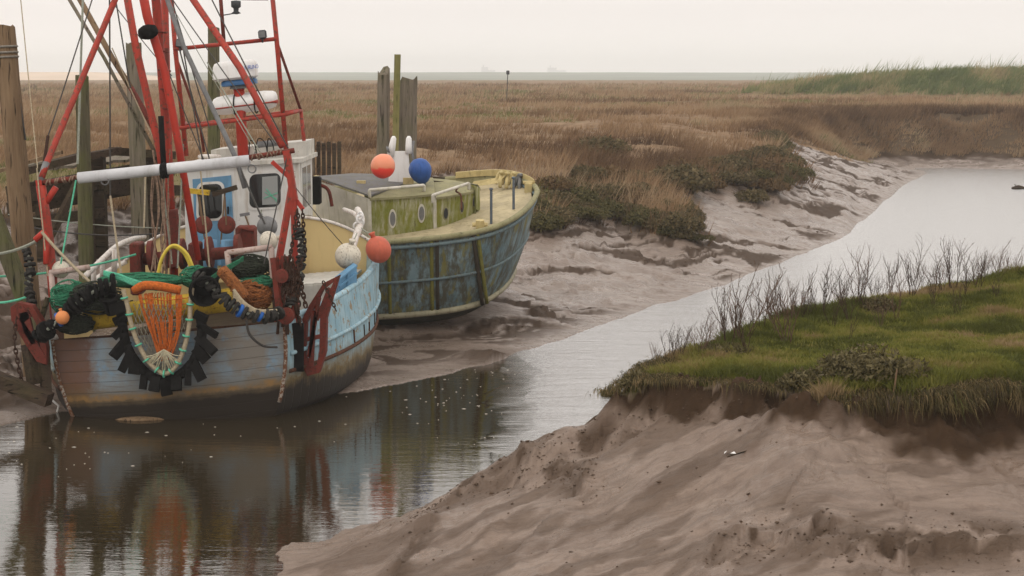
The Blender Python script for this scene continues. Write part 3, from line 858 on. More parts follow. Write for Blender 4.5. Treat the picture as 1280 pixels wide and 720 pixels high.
    z = np.interp(P[:, 0], D[1:13][::-1, 0], Dz[1:13][::-1]) + RNG.uniform(-.18, .03, len(P)) * sstep(3, 4.4, P[:, 0]) * (RNG.random(len(P)) < .5)
    P[:, 1] -= np.where(z < np.interp(P[:, 0], D[1:13][::-1, 0], Dz[1:13][::-1]) - .05, .16, 0)
    amt = sstep(-.3, .2, fbm(P[:, 0] * 1.3, P[:, 1] * .6, 3, 351) + .15 * (P[:, 0] - 3) * .5)
    keep = RNG.random(len(P)) < .25 + .75 * amt * sstep(1.0, 2.2, P[:, 0])
    P, z = P[keep], z[keep]
    tint = np.clip(RNG.normal(.38, .22, len(P)), 0, 1)
    mh = mat_grass('dead_hanging_grass', [(0, (.035, .028, .012)), (.3, (.075, .062, .022)), (.55, (.14, .10, .04)), (.8, (.24, .165, .08)), (1, (.10, .12, .025))])
    hh = RNG.uniform(.08, .24, len(P)) * (.65 + .35 * sstep(3, 4.4, P[:, 0]))
    o = grass_mesh('scarp_grass', np.column_stack([P, z - .02]), hh, np.full(len(P), .009), np.tile([.05, -.75, -1.75], (len(P), 1)), 5, np.full(len(P), .09), mh, t1(tint), True)
    tag(o, kind='stuff')

# ================================================================== PLANTS
def leaf_dome(name, r, hgt, n, leaf, mat, seed):
    rg = np.random.default_rng(seed)
    # clump of lobes, each a shell of small leaves
    lobes = [(0, 0, .25 * hgt, 1.0)] + [(rg.normal(0, .45) * r, rg.normal(0, .4) * r, rg.uniform(.1, .5) * hgt, rg.uniform(.4, .7)) for _ in range(7)]
    P = []; Nn = []
    for (lx, ly, lz, ls) in lobes:
        m = int(n * ls / 4.2)
        th = rg.uniform(0, 2 * np.pi, m); cz = rg.uniform(-.15, 1, m); sr = np.sqrt(np.clip(1 - cz * cz, 0, 1))
        d = np.stack([sr * np.cos(th), sr * np.sin(th), cz], 1)
        rad = rg.uniform(.62, 1.06, m) ** .6
        P.append(np.array([lx, ly, lz]) + d * np.array([r * ls, r * ls, hgt * ls * .8]) * rad[:, None]); Nn.append(d)
    P = np.vstack(P); Nn = np.vstack(Nn)
    m = len(P)
    d = Nn * .8 + rg.normal(0, .45, (m, 3)) + np.array([0, 0, .35]); d /= np.linalg.norm(d, axis=1)[:, None]
    s = np.cross(d, rg.normal(0, 1, (m, 3))); s /= np.linalg.norm(s, axis=1)[:, None]
    L = leaf * rg.uniform(.6, 1.5, m)[:, None]
    tg = np.cross(Nn, s); tg /= np.linalg.norm(tg, axis=1)[:, None] + 1e-9
    flat = (rg.random(m) < .7)[:, None]
    axs = np.where(flat, tg + Nn * .25, d)
    V = np.stack([P - s * L * .32, P + s * L * .32, P + axs * L], 1).reshape(-1, 3)
    tv = np.repeat(t1(np.clip(rg.uniform(.1, .9, m), 0, 1)), 3, 0)
    return npmesh(name, V, np.arange(3 * m).reshape(-1, 3), mat, False, {'tint': tv})

def twig_shrub_mesh(seed, hgt, spread, stems):
    rg = random.Random(seed); mb = MB()
    def grow(p, d, L, r, depth):
        pts = [p]; q = p; dd = d
        n = 4 if depth == 0 else 3
        for i in range(n):
            dd = (dd + Vector((rg.gauss(0, .12), rg.gauss(0, .12), .10))).normalized()
            q = q + dd * L / n
            pts.append(q)
            if depth < 2 and i >= (1 if depth == 0 else 0):
                for _ in range(rg.choice([1, 2, 2]) if depth == 0 else rg.choice([0, 1, 1])):
                    az = rg.uniform(0, 6.283)
                    sd = (dd * 1.0 + Vector((math.cos(az), math.sin(az), .25)) * rg.uniform(.4, .8)).normalized()
                    grow(q, sd, L * rg.uniform(.30, .5), r * .6, depth + 1)
        rr = [r * (1 - .55 * i / n) for i in range(n + 1)]
        mb.tube(pts, rr, 3, cap=False)
        if depth >= 1 and rg.random() < .55:
            e = pts[-1]
            for _ in range(3):
                o = Vector((rg.gauss(0, .012), rg.gauss(0, .012), rg.uniform(-.02, .015)))
                a = e + o
                mb.add([a, a + Vector((.012, .003, .006)), a + Vector((.002, .004, .018))], [(0, 1, 2)])
    for i in range(stems):
        az = rg.uniform(0, 6.283)
        b = Vector((math.cos(az) * spread * .35 * rg.random(), math.sin(az) * spread * .35 * rg.random(), -.05))
        d = Vector((math.cos(az) * spread, math.sin(az) * spread * .8, 1)).normalized()
        grow(b, d, hgt * rg.uniform(.55, 1.0), .0105, 0)
    return mb

def build_plants():
    ms = mat_grass('saltmarsh_shrub_leaves', [(0, (.05, .042, .017)), (.5, (.105, .082, .036)), (.85, (.175, .13, .065)), (1, (.15, .135, .05))])
    mo = mat_grass('olive_shrub_leaves', [(0, (.042, .040, .014)), (.5, (.088, .078, .028)), (1, (.15, .125, .05))])
    mb_ = mat_grass('brown_shrub_leaves', [(0, (.06, .04, .018)), (.5, (.13, .08, .035)), (1, (.20, .13, .065))])
    protos = []
    for i in range(4): protos.append(leaf_dome('saltmarsh_shrub', 1.0, .9, 2600, .13, ms if i % 2 else mo, 50 + i))
    bro = [leaf_dome('brown_shrub', 1.0, .8, 2400, .16, mb_, 70 + i) for i in range(2)]
    spots = [(676, 284, .5), (692, 276, .55), (712, 271, .55), (735, 272, .45), (757, 270, .55), (781, 270, .5), (803, 281, .5), (822, 281, .45), (838, 290, .4), (852, 296, .35), (866, 299, .28),
             (690, 258, .6), (720, 256, .55), (752, 252, .6), (786, 252, .55), (848, 238, .95), (880, 233, .6), (905, 228, .65), (898, 212, .8), (928, 228, .6), (945, 232, .5), (984, 227, .4),
             (975, 211, .7), (750, 196, .8), (826, 240, .7), (935, 206, .7), (662, 268, .6), (862, 224, .7), (965, 235, .45), (912, 214, .7), (952, 216, .7), (800, 246, .55), (830, 262, .35), (705, 246, .6), (738, 244, .6), (770, 242, .6), (690, 234, .5), (725, 228, .6), (760, 226, .6), (795, 228, .6), (875, 214, .6), (960, 200, .7), (845, 212, .6)]
    rim = []
    for i in range(len(B) - 1):
        if B[i][1] < 38 or B[i][1] > 84 or B[i][0] < .3: continue
        L = np.hypot(*(B[i + 1] - B[i])); dv = (B[i + 1] - B[i]) / max(L, 1e-6); nn = np.array([dv[1], -dv[0]])
        for k in range(max(1, int(L / 1.1))):
            p = B[i] + dv * (k + .5) * 1.1 + nn * random.uniform(-.5, .35); rim.append((p[0], p[1], random.uniform(.26, .58)))
    spots = spots + rim
    used = [0] * 4
    ubro = [0, 0]
    for i, (px, py, r) in enumerate(spots):
        if i >= len(spots) - len(rim): g = (px, py, terrain(np.array([px]), np.array([py]))[0][0]); py = 260
        else: g = ground_hit(px, py, 36)
        if py < 256 and i % 2 == 0:
            k = (i // 2) % 2; o = bro[k]
            if ubro[k]: o = o.copy(); COL.objects.link(o)
            ubro[k] = 1
            tag(o, 'rusty brown leafy shrub among the marsh grass behind the muddy bank', 'shrub', 'brown shrubs in the marsh grass')
        else:
            k = i % 4; o = protos[k]
            if used[k]: o = o.copy(); COL.objects.link(o)
            used[k] = 1
            tag(o, 'low rounded dark olive saltmarsh shrub on the rim of the far muddy bank', 'shrub', 'saltmarsh shrubs along the far bank rim')
        o.location = (g[0], g[1], g[2] - .08); s = r * random.uniform(1.0, 1.3)
        o.scale = (s * 1.1, s, s * random.uniform(.8, 1.05)); o.rotation_euler = (0, 0, random.uniform(0, 6.28))
    o = leaf_dome('saltmarsh_shrub', .75, .42, 1500, .10, ms, 91)
    g = ground_hit(938, 250, 36); o.location = (g[0], g[1], g[2] - .05)
    tag(o, 'small dark shrub standing alone on the bare grey mud below the far marsh rim', 'shrub', 'saltmarsh shrubs along the far bank rim')

    # near bank: leafless stalky shrubs
    bark = plain('grey_brown_twigs', (.055, .036, .025), .85, .35, 20)
    bark2 = plain('reddish_brown_twigs', (.095, .055, .036), .85, .35, 20)
    spots = [(818, 458, .50), (838, 452, .45), (852, 448, .36), (878, 442, .50), (885, 420, .42), (912, 432, .66), (926, 425, .85), (934, 438, .60), (952, 415, .55), (965, 408, .6), (985, 402, .5), (985, 430, .80), (1002, 398, .46), (1026, 392, .62), (1047, 382, .60), (1062, 402, .60), (1074, 382, .72), (1095, 376, .68), (1112, 366, .85), (1138, 372, .72), (1155, 362, .60), (1178, 364, .5), (1192, 362, .66), (1215, 358, .66), (1232, 350, .55), (1252, 348, .5), (900, 415, .5), (1120, 398, .5), (1015, 388, .4), (1165, 382, .45), (945, 405, .45), (1085, 392, .55), (972, 420, .5), (1040, 408, .45), (1148, 350, .5), (1205, 372, .6), (1222, 362, .5), (862, 436, .4), (1270, 344, .4), (892, 428, .5), (903, 425, .55), (921, 418, .6), (938, 412, .6), (958, 407, .6), (976, 402, .55), (995, 396, .5), (1010, 398, .4), (1055, 385, .55), (1068, 382, .6), (1090, 376, .6), (1104, 374, .55), (1126, 370, .6), (1170, 362, .55), (1185, 358, .6), (1225, 348, .6), (1242, 346, .5), (1100, 410, .4), (1200, 395, .4), (1060, 425, .35), (1245, 375, .4)]
    pr = []
    for i in range(9):
        pr.append(twig_shrub_mesh(200 + i, 1.0, random.uniform(.18, .42), random.choice([4, 5, 6, 7])).build('bare_shrub', bark if i % 3 else bark2))
    for i, (px, py, h) in enumerate(spots):
        g = ground_hit(px, py, 14)
        o = pr[i] if i < 9 else pr[random.randrange(9)].copy()
        if i >= 9: COL.objects.link(o)
        o.location = (g[0], g[1], g[2] - .02); s = h * random.uniform(.95, 1.1)
        o.scale = (s, s, s); o.rotation_euler = (0, 0, random.uniform(0, 6.28) if i >= 9 else 0)
        tag(o, 'leafless twiggy shrub standing on the green grassy near bank above the river', 'shrub', 'bare twiggy shrubs on the near bank')
    # leafy sea purslane spilling over the scarp
    mp = mat_grass('purslane_leaves', [(0, (.04, .035, .014)), (.5, (.10, .08, .032)), (.85, (.17, .14, .07)), (1, (.20, .18, .11))])
    data = [(1085, 470, .40, 'broad brown green leafy plant spilling over the near bank scarp, under bare shrubs'),
            (1010, 486, .26, 'small leafy brown plant hanging on the earth scarp left of the broad leafy plant'),
            (1100, 388, .24, 'dark brown leafy hummock in the middle of the near bank turf, among bare shrubs'),
            (915, 437, .20, 'flat dark tuft lying in the green turf near the left end of the near bank'),
            (764, 494, .13, 'little green leafy tuft at the very tip of the near bank, over the water'),
            (800, 478, .16, 'ragged brown leafy tuft on the crumbling left nose of the near bank')]
    for i, (px, py, r, lab) in enumerate(data):
        o = leaf_dome('leafy_plant', r * (1.3 if i in (0, 3) else 1), r * (.9 if i != 3 else .35), int(700 + 3500 * r), .05, mp if i not in (4,) else mo, 120 + i)
        g = ground_hit(px, py, 14); o.location = (g[0], g[1], g[2] - .03)
        tag(o, lab, 'plant')
# ================================================================== FAR LAND, POSTS, JETTY
def build_far():
    # low hazy shore across the estuary
    def strip(name, x0, x1, y, ztop, depth, mat, seed, n=120, rag=.4):
        xs = np.linspace(x0, x1, n); rows = []
        h = np.clip(np.minimum(xs - x0, x1 - xs) / (abs(x1 - x0) * .12), 0, 1)
        top = ztop * h ** .5 + rag * fbm(xs * .02, xs * 0 + seed, 4, seed) * h
        for (dy, k) in ((0, -.3), (depth * .35, .55), (depth * .5, 1.0), (depth * .75, .9), (depth, -.3)):
            rows.append(np.stack([xs, np.full(n, y + dy), np.where(k < 0, -.3, top * k)], 1))
        V = np.vstack(rows); idx = np.arange(5 * n).reshape(5, n)
        F = np.stack([idx[:-1, :-1], idx[:-1, 1:], idx[1:, 1:], idx[1:, :-1]], -1).reshape(-1, 4)
        return tag(npmesh(name, V, F, mat, True), kind='structure')
    strip('far_shore', -900, 1100, 612, 5.6, 1600, plain('far_shore_green', (.16, .18, .14), .95, .3, .01), 3)
    strip('sandbank', -420, -150, 620, 5.9, 260, plain('pale_sand', (.56, .44, .33), .95, .12, .02), 9, rag=.25)
    bm = plain('far_building_grey', (.22, .23, .24), .9, .1, .1)
    for (px, w, h, lab) in ((606, 22, 16, 'faint hazy distant building on the horizon, left of the marker pole'), (690, 30, 15, 'faint hazy broad distant building on the horizon, right of the marker pole')):
        c = at(px, 92, 4200)
        mb = MB(); w *= 1.5; h *= 1.1; mb.box((c[0], 4200, h / 2), (w * .5, 10, h), bev=.3); mb.box((c[0] + w * .3, 4200, h * .3), (w * .9, 12, h * .6)); mb.box((c[0] - w * .1, 4200, h * 1.15), (3, 3, h * .35))
        o = mb.build('distant_building', bm); tag(o, lab, 'building')

def pile(name, top, bot, r0, r1, mat, label, cat, rope=None, lean_mat=None, n=14, notch=0):
    rt = empty(name, bot, label, cat)
    mb = MB(); m = 14; P = [V3(bot).lerp(V3(top), i / m) for i in range(m + 1)]
    rg = random.Random(int(abs(top[0]) * 1000))
    ax = (V3(top) - V3(bot)).normalized(); u = ax.cross(Vector((0, 1, 0))).normalized(); w = ax.cross(u)
    lob = [1 + rg.uniform(-.09, .09) for _ in range(n)]
    rings = []
    for i, p in enumerate(P):
        r = r0 + (r1 - r0) * i / m
        rings.append([p + (u * math.cos(6.2832 * k / n) + w * math.sin(6.2832 * k / n)) * r * lob[k] * (1 + rg.uniform(-.03, .03)) + (ax * rg.uniform(-.05, .04) * (1 + notch) if i == m else Vector((0, 0, 0))) for k in range(n)])
    mb.loft(rings, closed=True, cap=True)
    mb.build('shaft', mat, rt)
    if rope:
        rb = MB()
        for (k, mt) in rope:
            c = V3(bot).lerp(V3(top), k)
            rb.torus(c, r1 * 1.08, .022, ax, 18, 6)
        rb.build('rope_lashing', M['ropegrey'], rt, True)
    return rt

def build_posts():
    # piles of the old berth; bottoms are sunk into the mud
    def bott(px, Y, tpx):
        x = at(px, 300, Y)[0]; z = terrain(np.array([x]), np.array([float(Y)]))[0][0]
        return (x, Y, min(z, 2.5) - .4)
    pile('mooring_post', at(5, 32, 31), bott(40, 31, 0), .205, .18, M['woodpost'], 'thick brown timber pile with rope lashed round its top, leftmost in the picture', 'post', rope=[(.918, 0), (.93, 0), (.945, 0)])
    pile('mooring_post', at(102, 95, 33.5), bott(106, 33.5, 0), .15, .125, M['woodgreen'], 'slim greenish pile beside the left leg of the red stern frame, behind the white crossbar', 'post')
    pile('mooring_post', at(167, 55, 38.5), bott(176, 38.5, 0), .19, .165, M['woodgrey'], 'grey timber pile between the red derrick poles and the slim greenish pile', 'post')
    pile('mooring_post', at(267, 34, 46), bott(268, 46, 0), .17, .15, M['woodgreen'], 'olive grey pile standing behind the white radar scanner', 'post', notch=1)
    pile('mooring_post', at(480, 88, 43.0), bott(477, 43.0, 0), .19, .165, M['woodgrey'], 'weathered square headed pile left of the mossy pole, behind the salmon red buoy', 'post', n=9, notch=2)
    pile('mooring_post', at(511, 99, 43.4), bott(507, 43.4, 0), .235, .225, M['woodgrey'], 'thickest weathered pile right of the mossy pole, behind the blue buoy', 'post', n=9, notch=2)
    o = MB().beam(at(497, 68, 42.4), bott(490, 42.4, 0), .15, .15).build('timber_pole', M['woodmossy']); tag(o, 'thin square mossy yellow green pole between the two weathered piles behind the old boat', 'pole')
    # leaning prop
    a = at(-12, 262, 30.2); b = at(62, 452, 30.2); mb = MB().beam(a, b, .26, .26); o = mb.build('timber_prop', M['woodgreen'])
    tag(o, 'mossy green timber leaning diagonally in front of the leftmost pile', 'timber')
    a = at(-30, 463, 28.6); b = at(62, 500, 28.3); o = MB().beam(a, b, .24, .22).build('timber_baulk', M['wooddark'])
    tag(o, 'dark wet timber baulk lying on the mud against the rusty trawl shoe', 'timber')
    # marker pole far out on the marsh
    g = at(633, 118, 150); gz = terrain(np.array([g[0]]), np.array([150.]))[0][0]
    rt = empty('marker_pole', (g[0], 150, gz - .2), 'thin dark marker pole with a small topmark far out on the brown marsh', 'pole')
    MB().tube([(g[0], 150, gz - .3), (g[0] + .12, 150, 5.75)], .045, 6).build('pole_shaft', M['wire'], rt)
    MB().box((g[0] + .13, 150, 5.85), (.28, .1, .35), bev=.04).build('topmark', M['darkgrey'], rt)
    # broken staging in the grass behind the wheelhouse
    g = at(410, 200, 50)
    rt = empty('broken_staging', (g[0], 50, 2.7), 'short dark broken timber staging in the brown grass behind the wheelhouse', 'timber staging')
    mb = MB()
    for i in range(5):
        p = at(398 + i * 6.5, 203, 50); q = at(398 + i * 6.5, 177 + (i % 2) * 2, 50); mb.beam((p[0], 50, 2.2), q, .145, .1)
    mb.build('boarding', M['wooddark'], rt)
    MB().beam((at(388, 210, 49.8)[0], 49.8, 2.2), at(388, 174, 49.8), .26, .22).build('upright', M['woodgrey'], rt)
    # old jetty behind the trawler
    rt = empty('old_jetty', at_z(110, 250, 1.6), 'derelict dark timber jetty on piles behind the left side of the fishing boat', 'jetty')
    for (px, py, Y, w) in ((52, 225, 37.5, .26), (108, 205, 38.0, .24), (122, 195, 38.6, .3), (189, 195, 39.6, .26), (205, 190, 41, .28)):
        t_ = at(px, py, Y); x = t_[0]
        z = terrain(np.array([x]), np.array([Y]))[0][0]
        MB().beam((x, Y, z - .5), t_, w, w).build('pile', M['wooddark'], rt)
    def bm_(p0, p1, w, h, name='beam', mat='wooddark'): MB().beam(at(*p0), at(*p1), w, h).build(name, M[mat], rt)
    bm_((14, 218, 36.8), (100, 196, 38.0), .25, .16, 'capping')
    bm_((95, 198, 38.0), (150, 188, 38.6), .25, .16, 'capping')
    bm_((140, 189, 38.5), (215, 194, 39.8), .28, .18, 'capping')
    bm_((10, 245, 36.9), (215, 208, 40), .12, .42, 'facing_plank')
    bm_((10, 262, 36.95), (215, 226, 40.05), .10, .30, 'facing_plank')
    bm_((20, 279, 37.0), (130, 266, 38.4), .12, .22, 'waling')
    bm_((120, 236, 38.5), (225, 238, 40.2), .2, .24, 'waling')
    bm_((60, 300, 37.0), (108, 208, 37.9), .14, .14, 'brace')
    # grey plank sides of the deck
    for i in range(9):
        bm_((18 + i * 22, 216 - i * 2.4, 37.6 + i * .25), (36 + i * 22, 205 - i * 1.8, 40 + i * .25), .3, .06, 'deck_board', 'woodgrey')
    # light staves leaning on the jetty
    a = at(-5, 215, 35.5); b = at(78, 190, 36.4); o = MB().beam(a, b, .07, .07).build('timber_stave', M['woodpost']); tag(o, 'pale stave lying across the top of the derelict jetty at its left end', 'timber')
    # little things on the banks
    g = ground_hit(1118, 515, 14); o = MB().tube([(g[0] - .03, g[1], g[2] - .1), (g[0] + .02, g[1] + .02, g[2] + .32)], [.013, .010], 6).build('wooden_stake', M['woodpost']); tag(o, 'thin upright stick in the dark foot of the near bank scarp', 'stick')
    g = ground_hit(1012, 478, 14); a = Vector((g[0], g[1] - .25, g[2] + .12)); o = MB().tube(sag(a, a + Vector((.55, -.02, .0)), -.02), .006, 5).build('dead_stalk', M['ropebeige']); tag(o, 'pale dry stalk sticking out sideways in front of the leafy bank plant', 'stalk')
    g = ground_hit(912, 568, 14); mb = MB(); p = Vector((g[0], g[1], g[2]))
    mb.loft([[p + Vector((-.06, 0, .0)), p + Vector((-.03, .0, .035)), p + Vector((.02, .01, .025))], [p + Vector((-.05, .06, .01)), p + Vector((-.03, .03, .03)), p + Vector((.01, .03, .015))]])
    mb.loft([[p + Vector((-.02, -.02, .0)), p + Vector((.05, .0, .03))], [p + Vector((-.01, -.05, .02)), p + Vector((.07, -.03, .01))]])
    o = mb.build('litter_scrap', M['whiteplastic']); tag(o, 'crumpled white scrap of litter on the near mud below the grassy bank', 'litter')
    g = ground_hit(918, 574, 14); p = Vector((g[0], g[1], g[2] + .02)); o = MB().tube([p + Vector((-.08, 0, 0)), p + Vector((.03, .02, .03)), p + Vector((.2, .1, .06))], .008, 5).build('fallen_twig', M['wooddark']); tag(o, 'dark broken twig lying beside the white litter on the near mud', 'twig')
    # floating things
    c = at_z(175, 525, .0); mb = MB(); rings = []
    for i in range(11):
        t = i / 10; ww = .13 * math.sin(math.pi * min(1, t * 1.05 + .02)) ** .8; xx = c[0] - .42 + .84 * t
        rings.append([(xx, c[1] + ww * math.cos(a), .01 + .05 * math.sin(a) * math.sin(math.pi * t) ** .5) for a in np.linspace(0, 6.2832, 9)[:-1]])
    mb.loft(rings, closed=True, cap=True); o = mb.build('driftwood', M['woodpost'], None, True); tag(o, 'flat brown piece of driftwood floating under the transom of the fishing boat', 'driftwood')
    c = at_z(1273, 236, .0); mb = MB()
    mb.tube([(c[0] - .35, c[1], .03), (c[0], c[1], .09), (c[0] + .4, c[1], .03)], [.05, .11, .04], 8); mb.tube([(c[0] - .1, c[1], .06), (c[0] - .2, c[1], .25)], .025, 5)
    o = mb.build('driftwood', M['wooddark']); tag(o, 'dark snag of driftwood on the pale water at the right edge', 'driftwood')
    c = at_z(70, 512, .05); o = MB().tube([(c[0] - .1, c[1], .25), (c[0] + .05, c[1], .12), (c[0], c[1], -.05)], .02, 6).build('mooring_rope_end', M['whiteplastic']); tag(o, 'short pale rope end dipping into the water at the left corner of the transom', 'rope')
    # foam specks
    mb = MB(); rg = random.Random(5)
    cl = [(60, 575, 70, 30, 26), (160, 560, 120, 25, 14), (560, 500, 70, 24, 55), (590, 545, 60, 18, 12), (420, 500, 60, 16, 10), (250, 535, 160, 12, 18), (610, 470, 50, 10, 16)]
    for (cx, cy, sx, sy, n) in cl:
        for i in range(n):
            p = at_z(rg.gauss(cx, sx * .6), rg.gauss(cy, sy * .6), .004)
            if terrain(np.array([p[0]]), np.array([p[1]]))[0][0] > -.01 or rg.random() < .35: continue
            s = rg.choice([.007, .008, .010, .016]) * rg.uniform(.7, 1.5); k = 7; ph = rg.random()
            ring = [(p[0] + s * rg.uniform(.7, 1.5) * 1.4 * math.cos(6.283 * (j + ph) / k), p[1] + s * rg.uniform(.6, 1.1) * math.sin(6.283 * (j + ph) / k), .004) for j in range(k)]
            top = (p[0], p[1], .012)
            mb.add(ring + [top], [(j, (j + 1) % k, k) for j in range(k)])
    o = mb.build('floating_foam', plain('foam', (.48, .44, .38), .8, .15, 40)); tag(o, kind='stuff')
# ================================================================== FISHING BOAT
HEEL = .08
def interp(tab, s):
    xs = [a for a, b in tab]; ys = [b for a, b in tab]
    # smooth (monotone-ish) interpolation
    if s <= xs[0]: return ys[0]
    if s >= xs[-1]: return ys[-1]
    for i in range(len(xs) - 1):
        if s <= xs[i + 1]:
            h = xs[i + 1] - xs[i]; t = (s - xs[i]) / h
            m0 = (ys[i + 1] - ys[i - 1]) / (xs[i + 1] - xs[i - 1]) if i > 0 else (ys[i + 1] - ys[i]) / h
            m1 = (ys[i + 2] - ys[i]) / (xs[i + 2] - xs[i]) if i + 2 < len(xs) else (ys[i + 1] - ys[i]) / h
            return (2 * t ** 3 - 3 * t * t + 1) * ys[i] + (t ** 3 - 2 * t * t + t) * h * m0 + (-2 * t ** 3 + 3 * t * t) * ys[i + 1] + (t ** 3 - t * t) * h * m1
HR = [(0, 2.0), (.6, 2.28), (1.3, 2.52), (2.5, 2.76), (4.2, 2.92), (5.4, 2.88), (6.4, 2.62), (7.2, 2.15), (8, 1.45), (8.6, .8), (9.0, .03)]
HW = [(0, 1.78), (.6, 2.12), (1.3, 2.46), (2.5, 2.74), (4, 2.76), (6.4, 2.20), (7.2, 1.65), (8, .95), (8.5, .35), (8.8, .03)]
ZR = [(0, 1.50), (1.3, 1.58), (2.5, 1.66), (4, 1.78), (5.4, 1.98), (6.4, 2.15), (7.5, 2.32), (9.0, 2.55)]
def LB(s, y, z):
    """boat frame (s forward from the transom, y starboard, z up from the water) to world, with the heel"""
    return Vector((-5.85 + .07 * s + y * math.cos(HEEL) - (z - .8) * math.sin(HEEL), 29.0 + s, .8 + (z - .8) * math.cos(HEEL) + y * math.sin(HEEL)))
def hbz(s, z, off=0.0):
    zr = interp(ZR, s); hr = interp(HR, s); hw = interp(HW, s)
    if z >= .1:
        t = min(1, (z - .1) / (zr - .1)); b = hw + (hr - hw) * (t ** .8) + .05 * math.sin(math.pi * t)
    else:
        t = max(0, (.1 - z) / .75); b = hw * math.sqrt(max(0, 1 - t ** 1.8))
    return max(.01, b - off)

def deckcam(y, s):
    zr = interp(ZR, s); hr = interp(HR, s)
    return zr + .72 * (1 - min(1, abs(y) / hr) ** 3.2) * max(0, 1 - (s - 6.4) / 5)

def build_boat1():
    bt = empty('fishing_boat', LB(5, 0, 0), 'pale blue wooden fishing boat with red stern frame, red masts and white wheelhouse', 'fishing boat')
    S = [0, .15, .3, .45, .6, .8, 1.0, 1.3, 1.6, 2.0, 2.5, 3, 3.6, 4.2, 4.8, 5.4, 6.0, 6.4, 6.8, 7.2, 7.6, 8, 8.3, 8.6, 8.85, 9.0]
    ZF = [0, .07, .16, .27, .40, .52, .64, .76, .88, 1.0]
    def ztab(s):
        zr = interp(ZR, s); return [-.62, -.4, -.2, -.05] + [.1 + (zr - .1) * f for f in ZF]
    m = MB()
    for sd in (-1, 1):
        rings = []
        for s in S: rings.append([LB(s - (.0), sd * hbz(s, z), z) for z in ztab(s)])
        m.loft(rings if sd > 0 else [r[::-1] for r in rings])
    hull = m.build('hull', M['side1'], bt, True, 40)
    # bilge closes the bottom
    # transom, slightly bulged, in rows following the planks
    m = MB(); rings = []
    for z in ztab(0):
        hb = hbz(0, z); row = []
        for k in range(25):
            y = -hb + 2 * hb * k / 24; row.append(LB(-.38 * (1 - (y / 2.0) ** 2) + .38 * (1 - (hb / 2.0) ** 2) - .02, y, z))
        rings.append(row)
    m.loft(rings); tr = m.build('transom', M['transom'], bt, True, 40)
    # corner posts: rust and old white paint
    for sd in (-1, 1):
        m = MB(); m.tube([LB(-.02, sd * (hbz(0, z) - .0), z) for z in ztab(0)[4:]], .036, 8); m.build('corner_strip', M['corner'], bt, True)
    # bulwark cap (outer, starboard and port) and rubbing strakes
    def along(fz, off, s0, s1, r, name, mat, sd, n=26, parent=bt, flat=None):
        P = [LB(s0 + (s1 - s0) * i / n, sd * (hbz(s0 + (s1 - s0) * i / n, fz(s0 + (s1 - s0) * i / n)) + off), fz(s0 + (s1 - s0) * i / n)) for i in range(n + 1)]
        mm = MB(); mm.tube(P, r, 8); return mm.build(name, M[mat], parent, True)
    for sd in (-1, 1):
        along(lambda s: interp(ZR, s) + .01, -.05, .05, 6.4, .062, 'rail_cap', 'side1' if sd > 0 else 'pipewhite', sd)
        along(lambda s: interp(ZR, s), .0, 6.4, 8.95, .05, 'rail_cap', 'pipewhite', sd)
        along(lambda s: .1 + (interp(ZR, s) - .1) * .58, .015, .1, 8.8, .04, 'rubbing_strake', 'side1', sd)
        along(lambda s: .1 + (interp(ZR, s) - .1) * .36, .012, .1, 8.8, .036, 'rubbing_strake', 'rust', sd)
    # inside of the bulwarks and the working deck
    for sd, mt in ((-1, 'cream'), (1, 'side1')):
        m = MB(); rings = []
        for s in (S[10:18] if sd < 0 else S[2:18]):
            zr = interp(ZR, s); rings.append([LB(s, sd * hbz(s, z, .13), z) for z in (.85, 1.2, zr - .3, zr)])
        m.loft(rings if sd < 0 else [r[::-1] for r in rings]); m.build('bulwark_inside', M[mt], bt, True)
    m = MB(); m.loft([[LB(s, -hbz(s, .95, .12), .9), LB(s, 0, .98), LB(s, hbz(s, .95, .12), .9)] for s in S[:18]]); m.build('working_deck', M['wooddark'], bt)
    m = MB()
    for k in range(9):
        y = 1.0 + k * .16; m.beam(LB(4.3, y, 1.62), LB(6.3, y, 1.62), .145, .05)
    m.beam(LB(4.3, .9, 1.3), LB(4.3, 2.4, 1.3), .06, .62); m.build('raised_deck_planks', M['planks'], bt)
    # yellow break of the forecastle
    n = 40; top = []; hb = hbz(6.4, 2.1)
    for i in range(n + 1):
        y = -hb + 2 * hb * i / n; top.append(LB(6.4, y, deckcam(y, 6.4)))
    out = [LB(6.4, -hb, .9)] + top + [LB(6.4, hb, .9)]
    m = MB(); m.prism(out, (0, .08, 0)); m.build('forecastle_bulkhead', M['cream'], bt)
    m = MB(); m.tube([p + Vector((0, -.02, .01)) for p in top], .032, 8); m.build('bulkhead_edge_moulding', M['pipewhite'], bt, True)
    m = MB(); rings = []
    for s in S[17:]:
        hh = interp(HR, s); rings.append([LB(s + .02, -hh + 2 * hh * i / 20, deckcam(-hh + 2 * hh * i / 20, s) - .005) for i in range(21)])
    m.loft(rings); m.build('forecastle_deck', M['foredeck'], bt, True)
    # ---------------- wheelhouse
    Y0, Y1 = 35.15, 37.55
    def W(px, py): p = at(px, py, Y0); return (p[0], p[2])
    x0, _ = W(230, 215); x1, zt1 = W(373, 203); zt0 = zt1 - .13; zb = 1.5; zm0 = W(230, 334)[1]; zm1 = W(372, 326)[1]
    side_z = lambda x, a, b: a + (b - a) * (x - x0) / (x1 - x0)
    def quad_box(xa, xb, za0, za1, zb0, zb1, ya, yb):
        mm = MB(); vs = [(xa, ya, za0), (xb, ya, za1), (xb, ya, zb1), (xa, ya, zb0), (xa, yb, za0), (xb, yb, za1), (xb, yb, zb1), (xa, yb, zb0)]
        mm.add(vs, [(0, 1, 2, 3), (5, 4, 7, 6), (4, 0, 3, 7), (1, 5, 6, 2), (3, 2, 6, 7), (4, 5, 1, 0)]); return mm
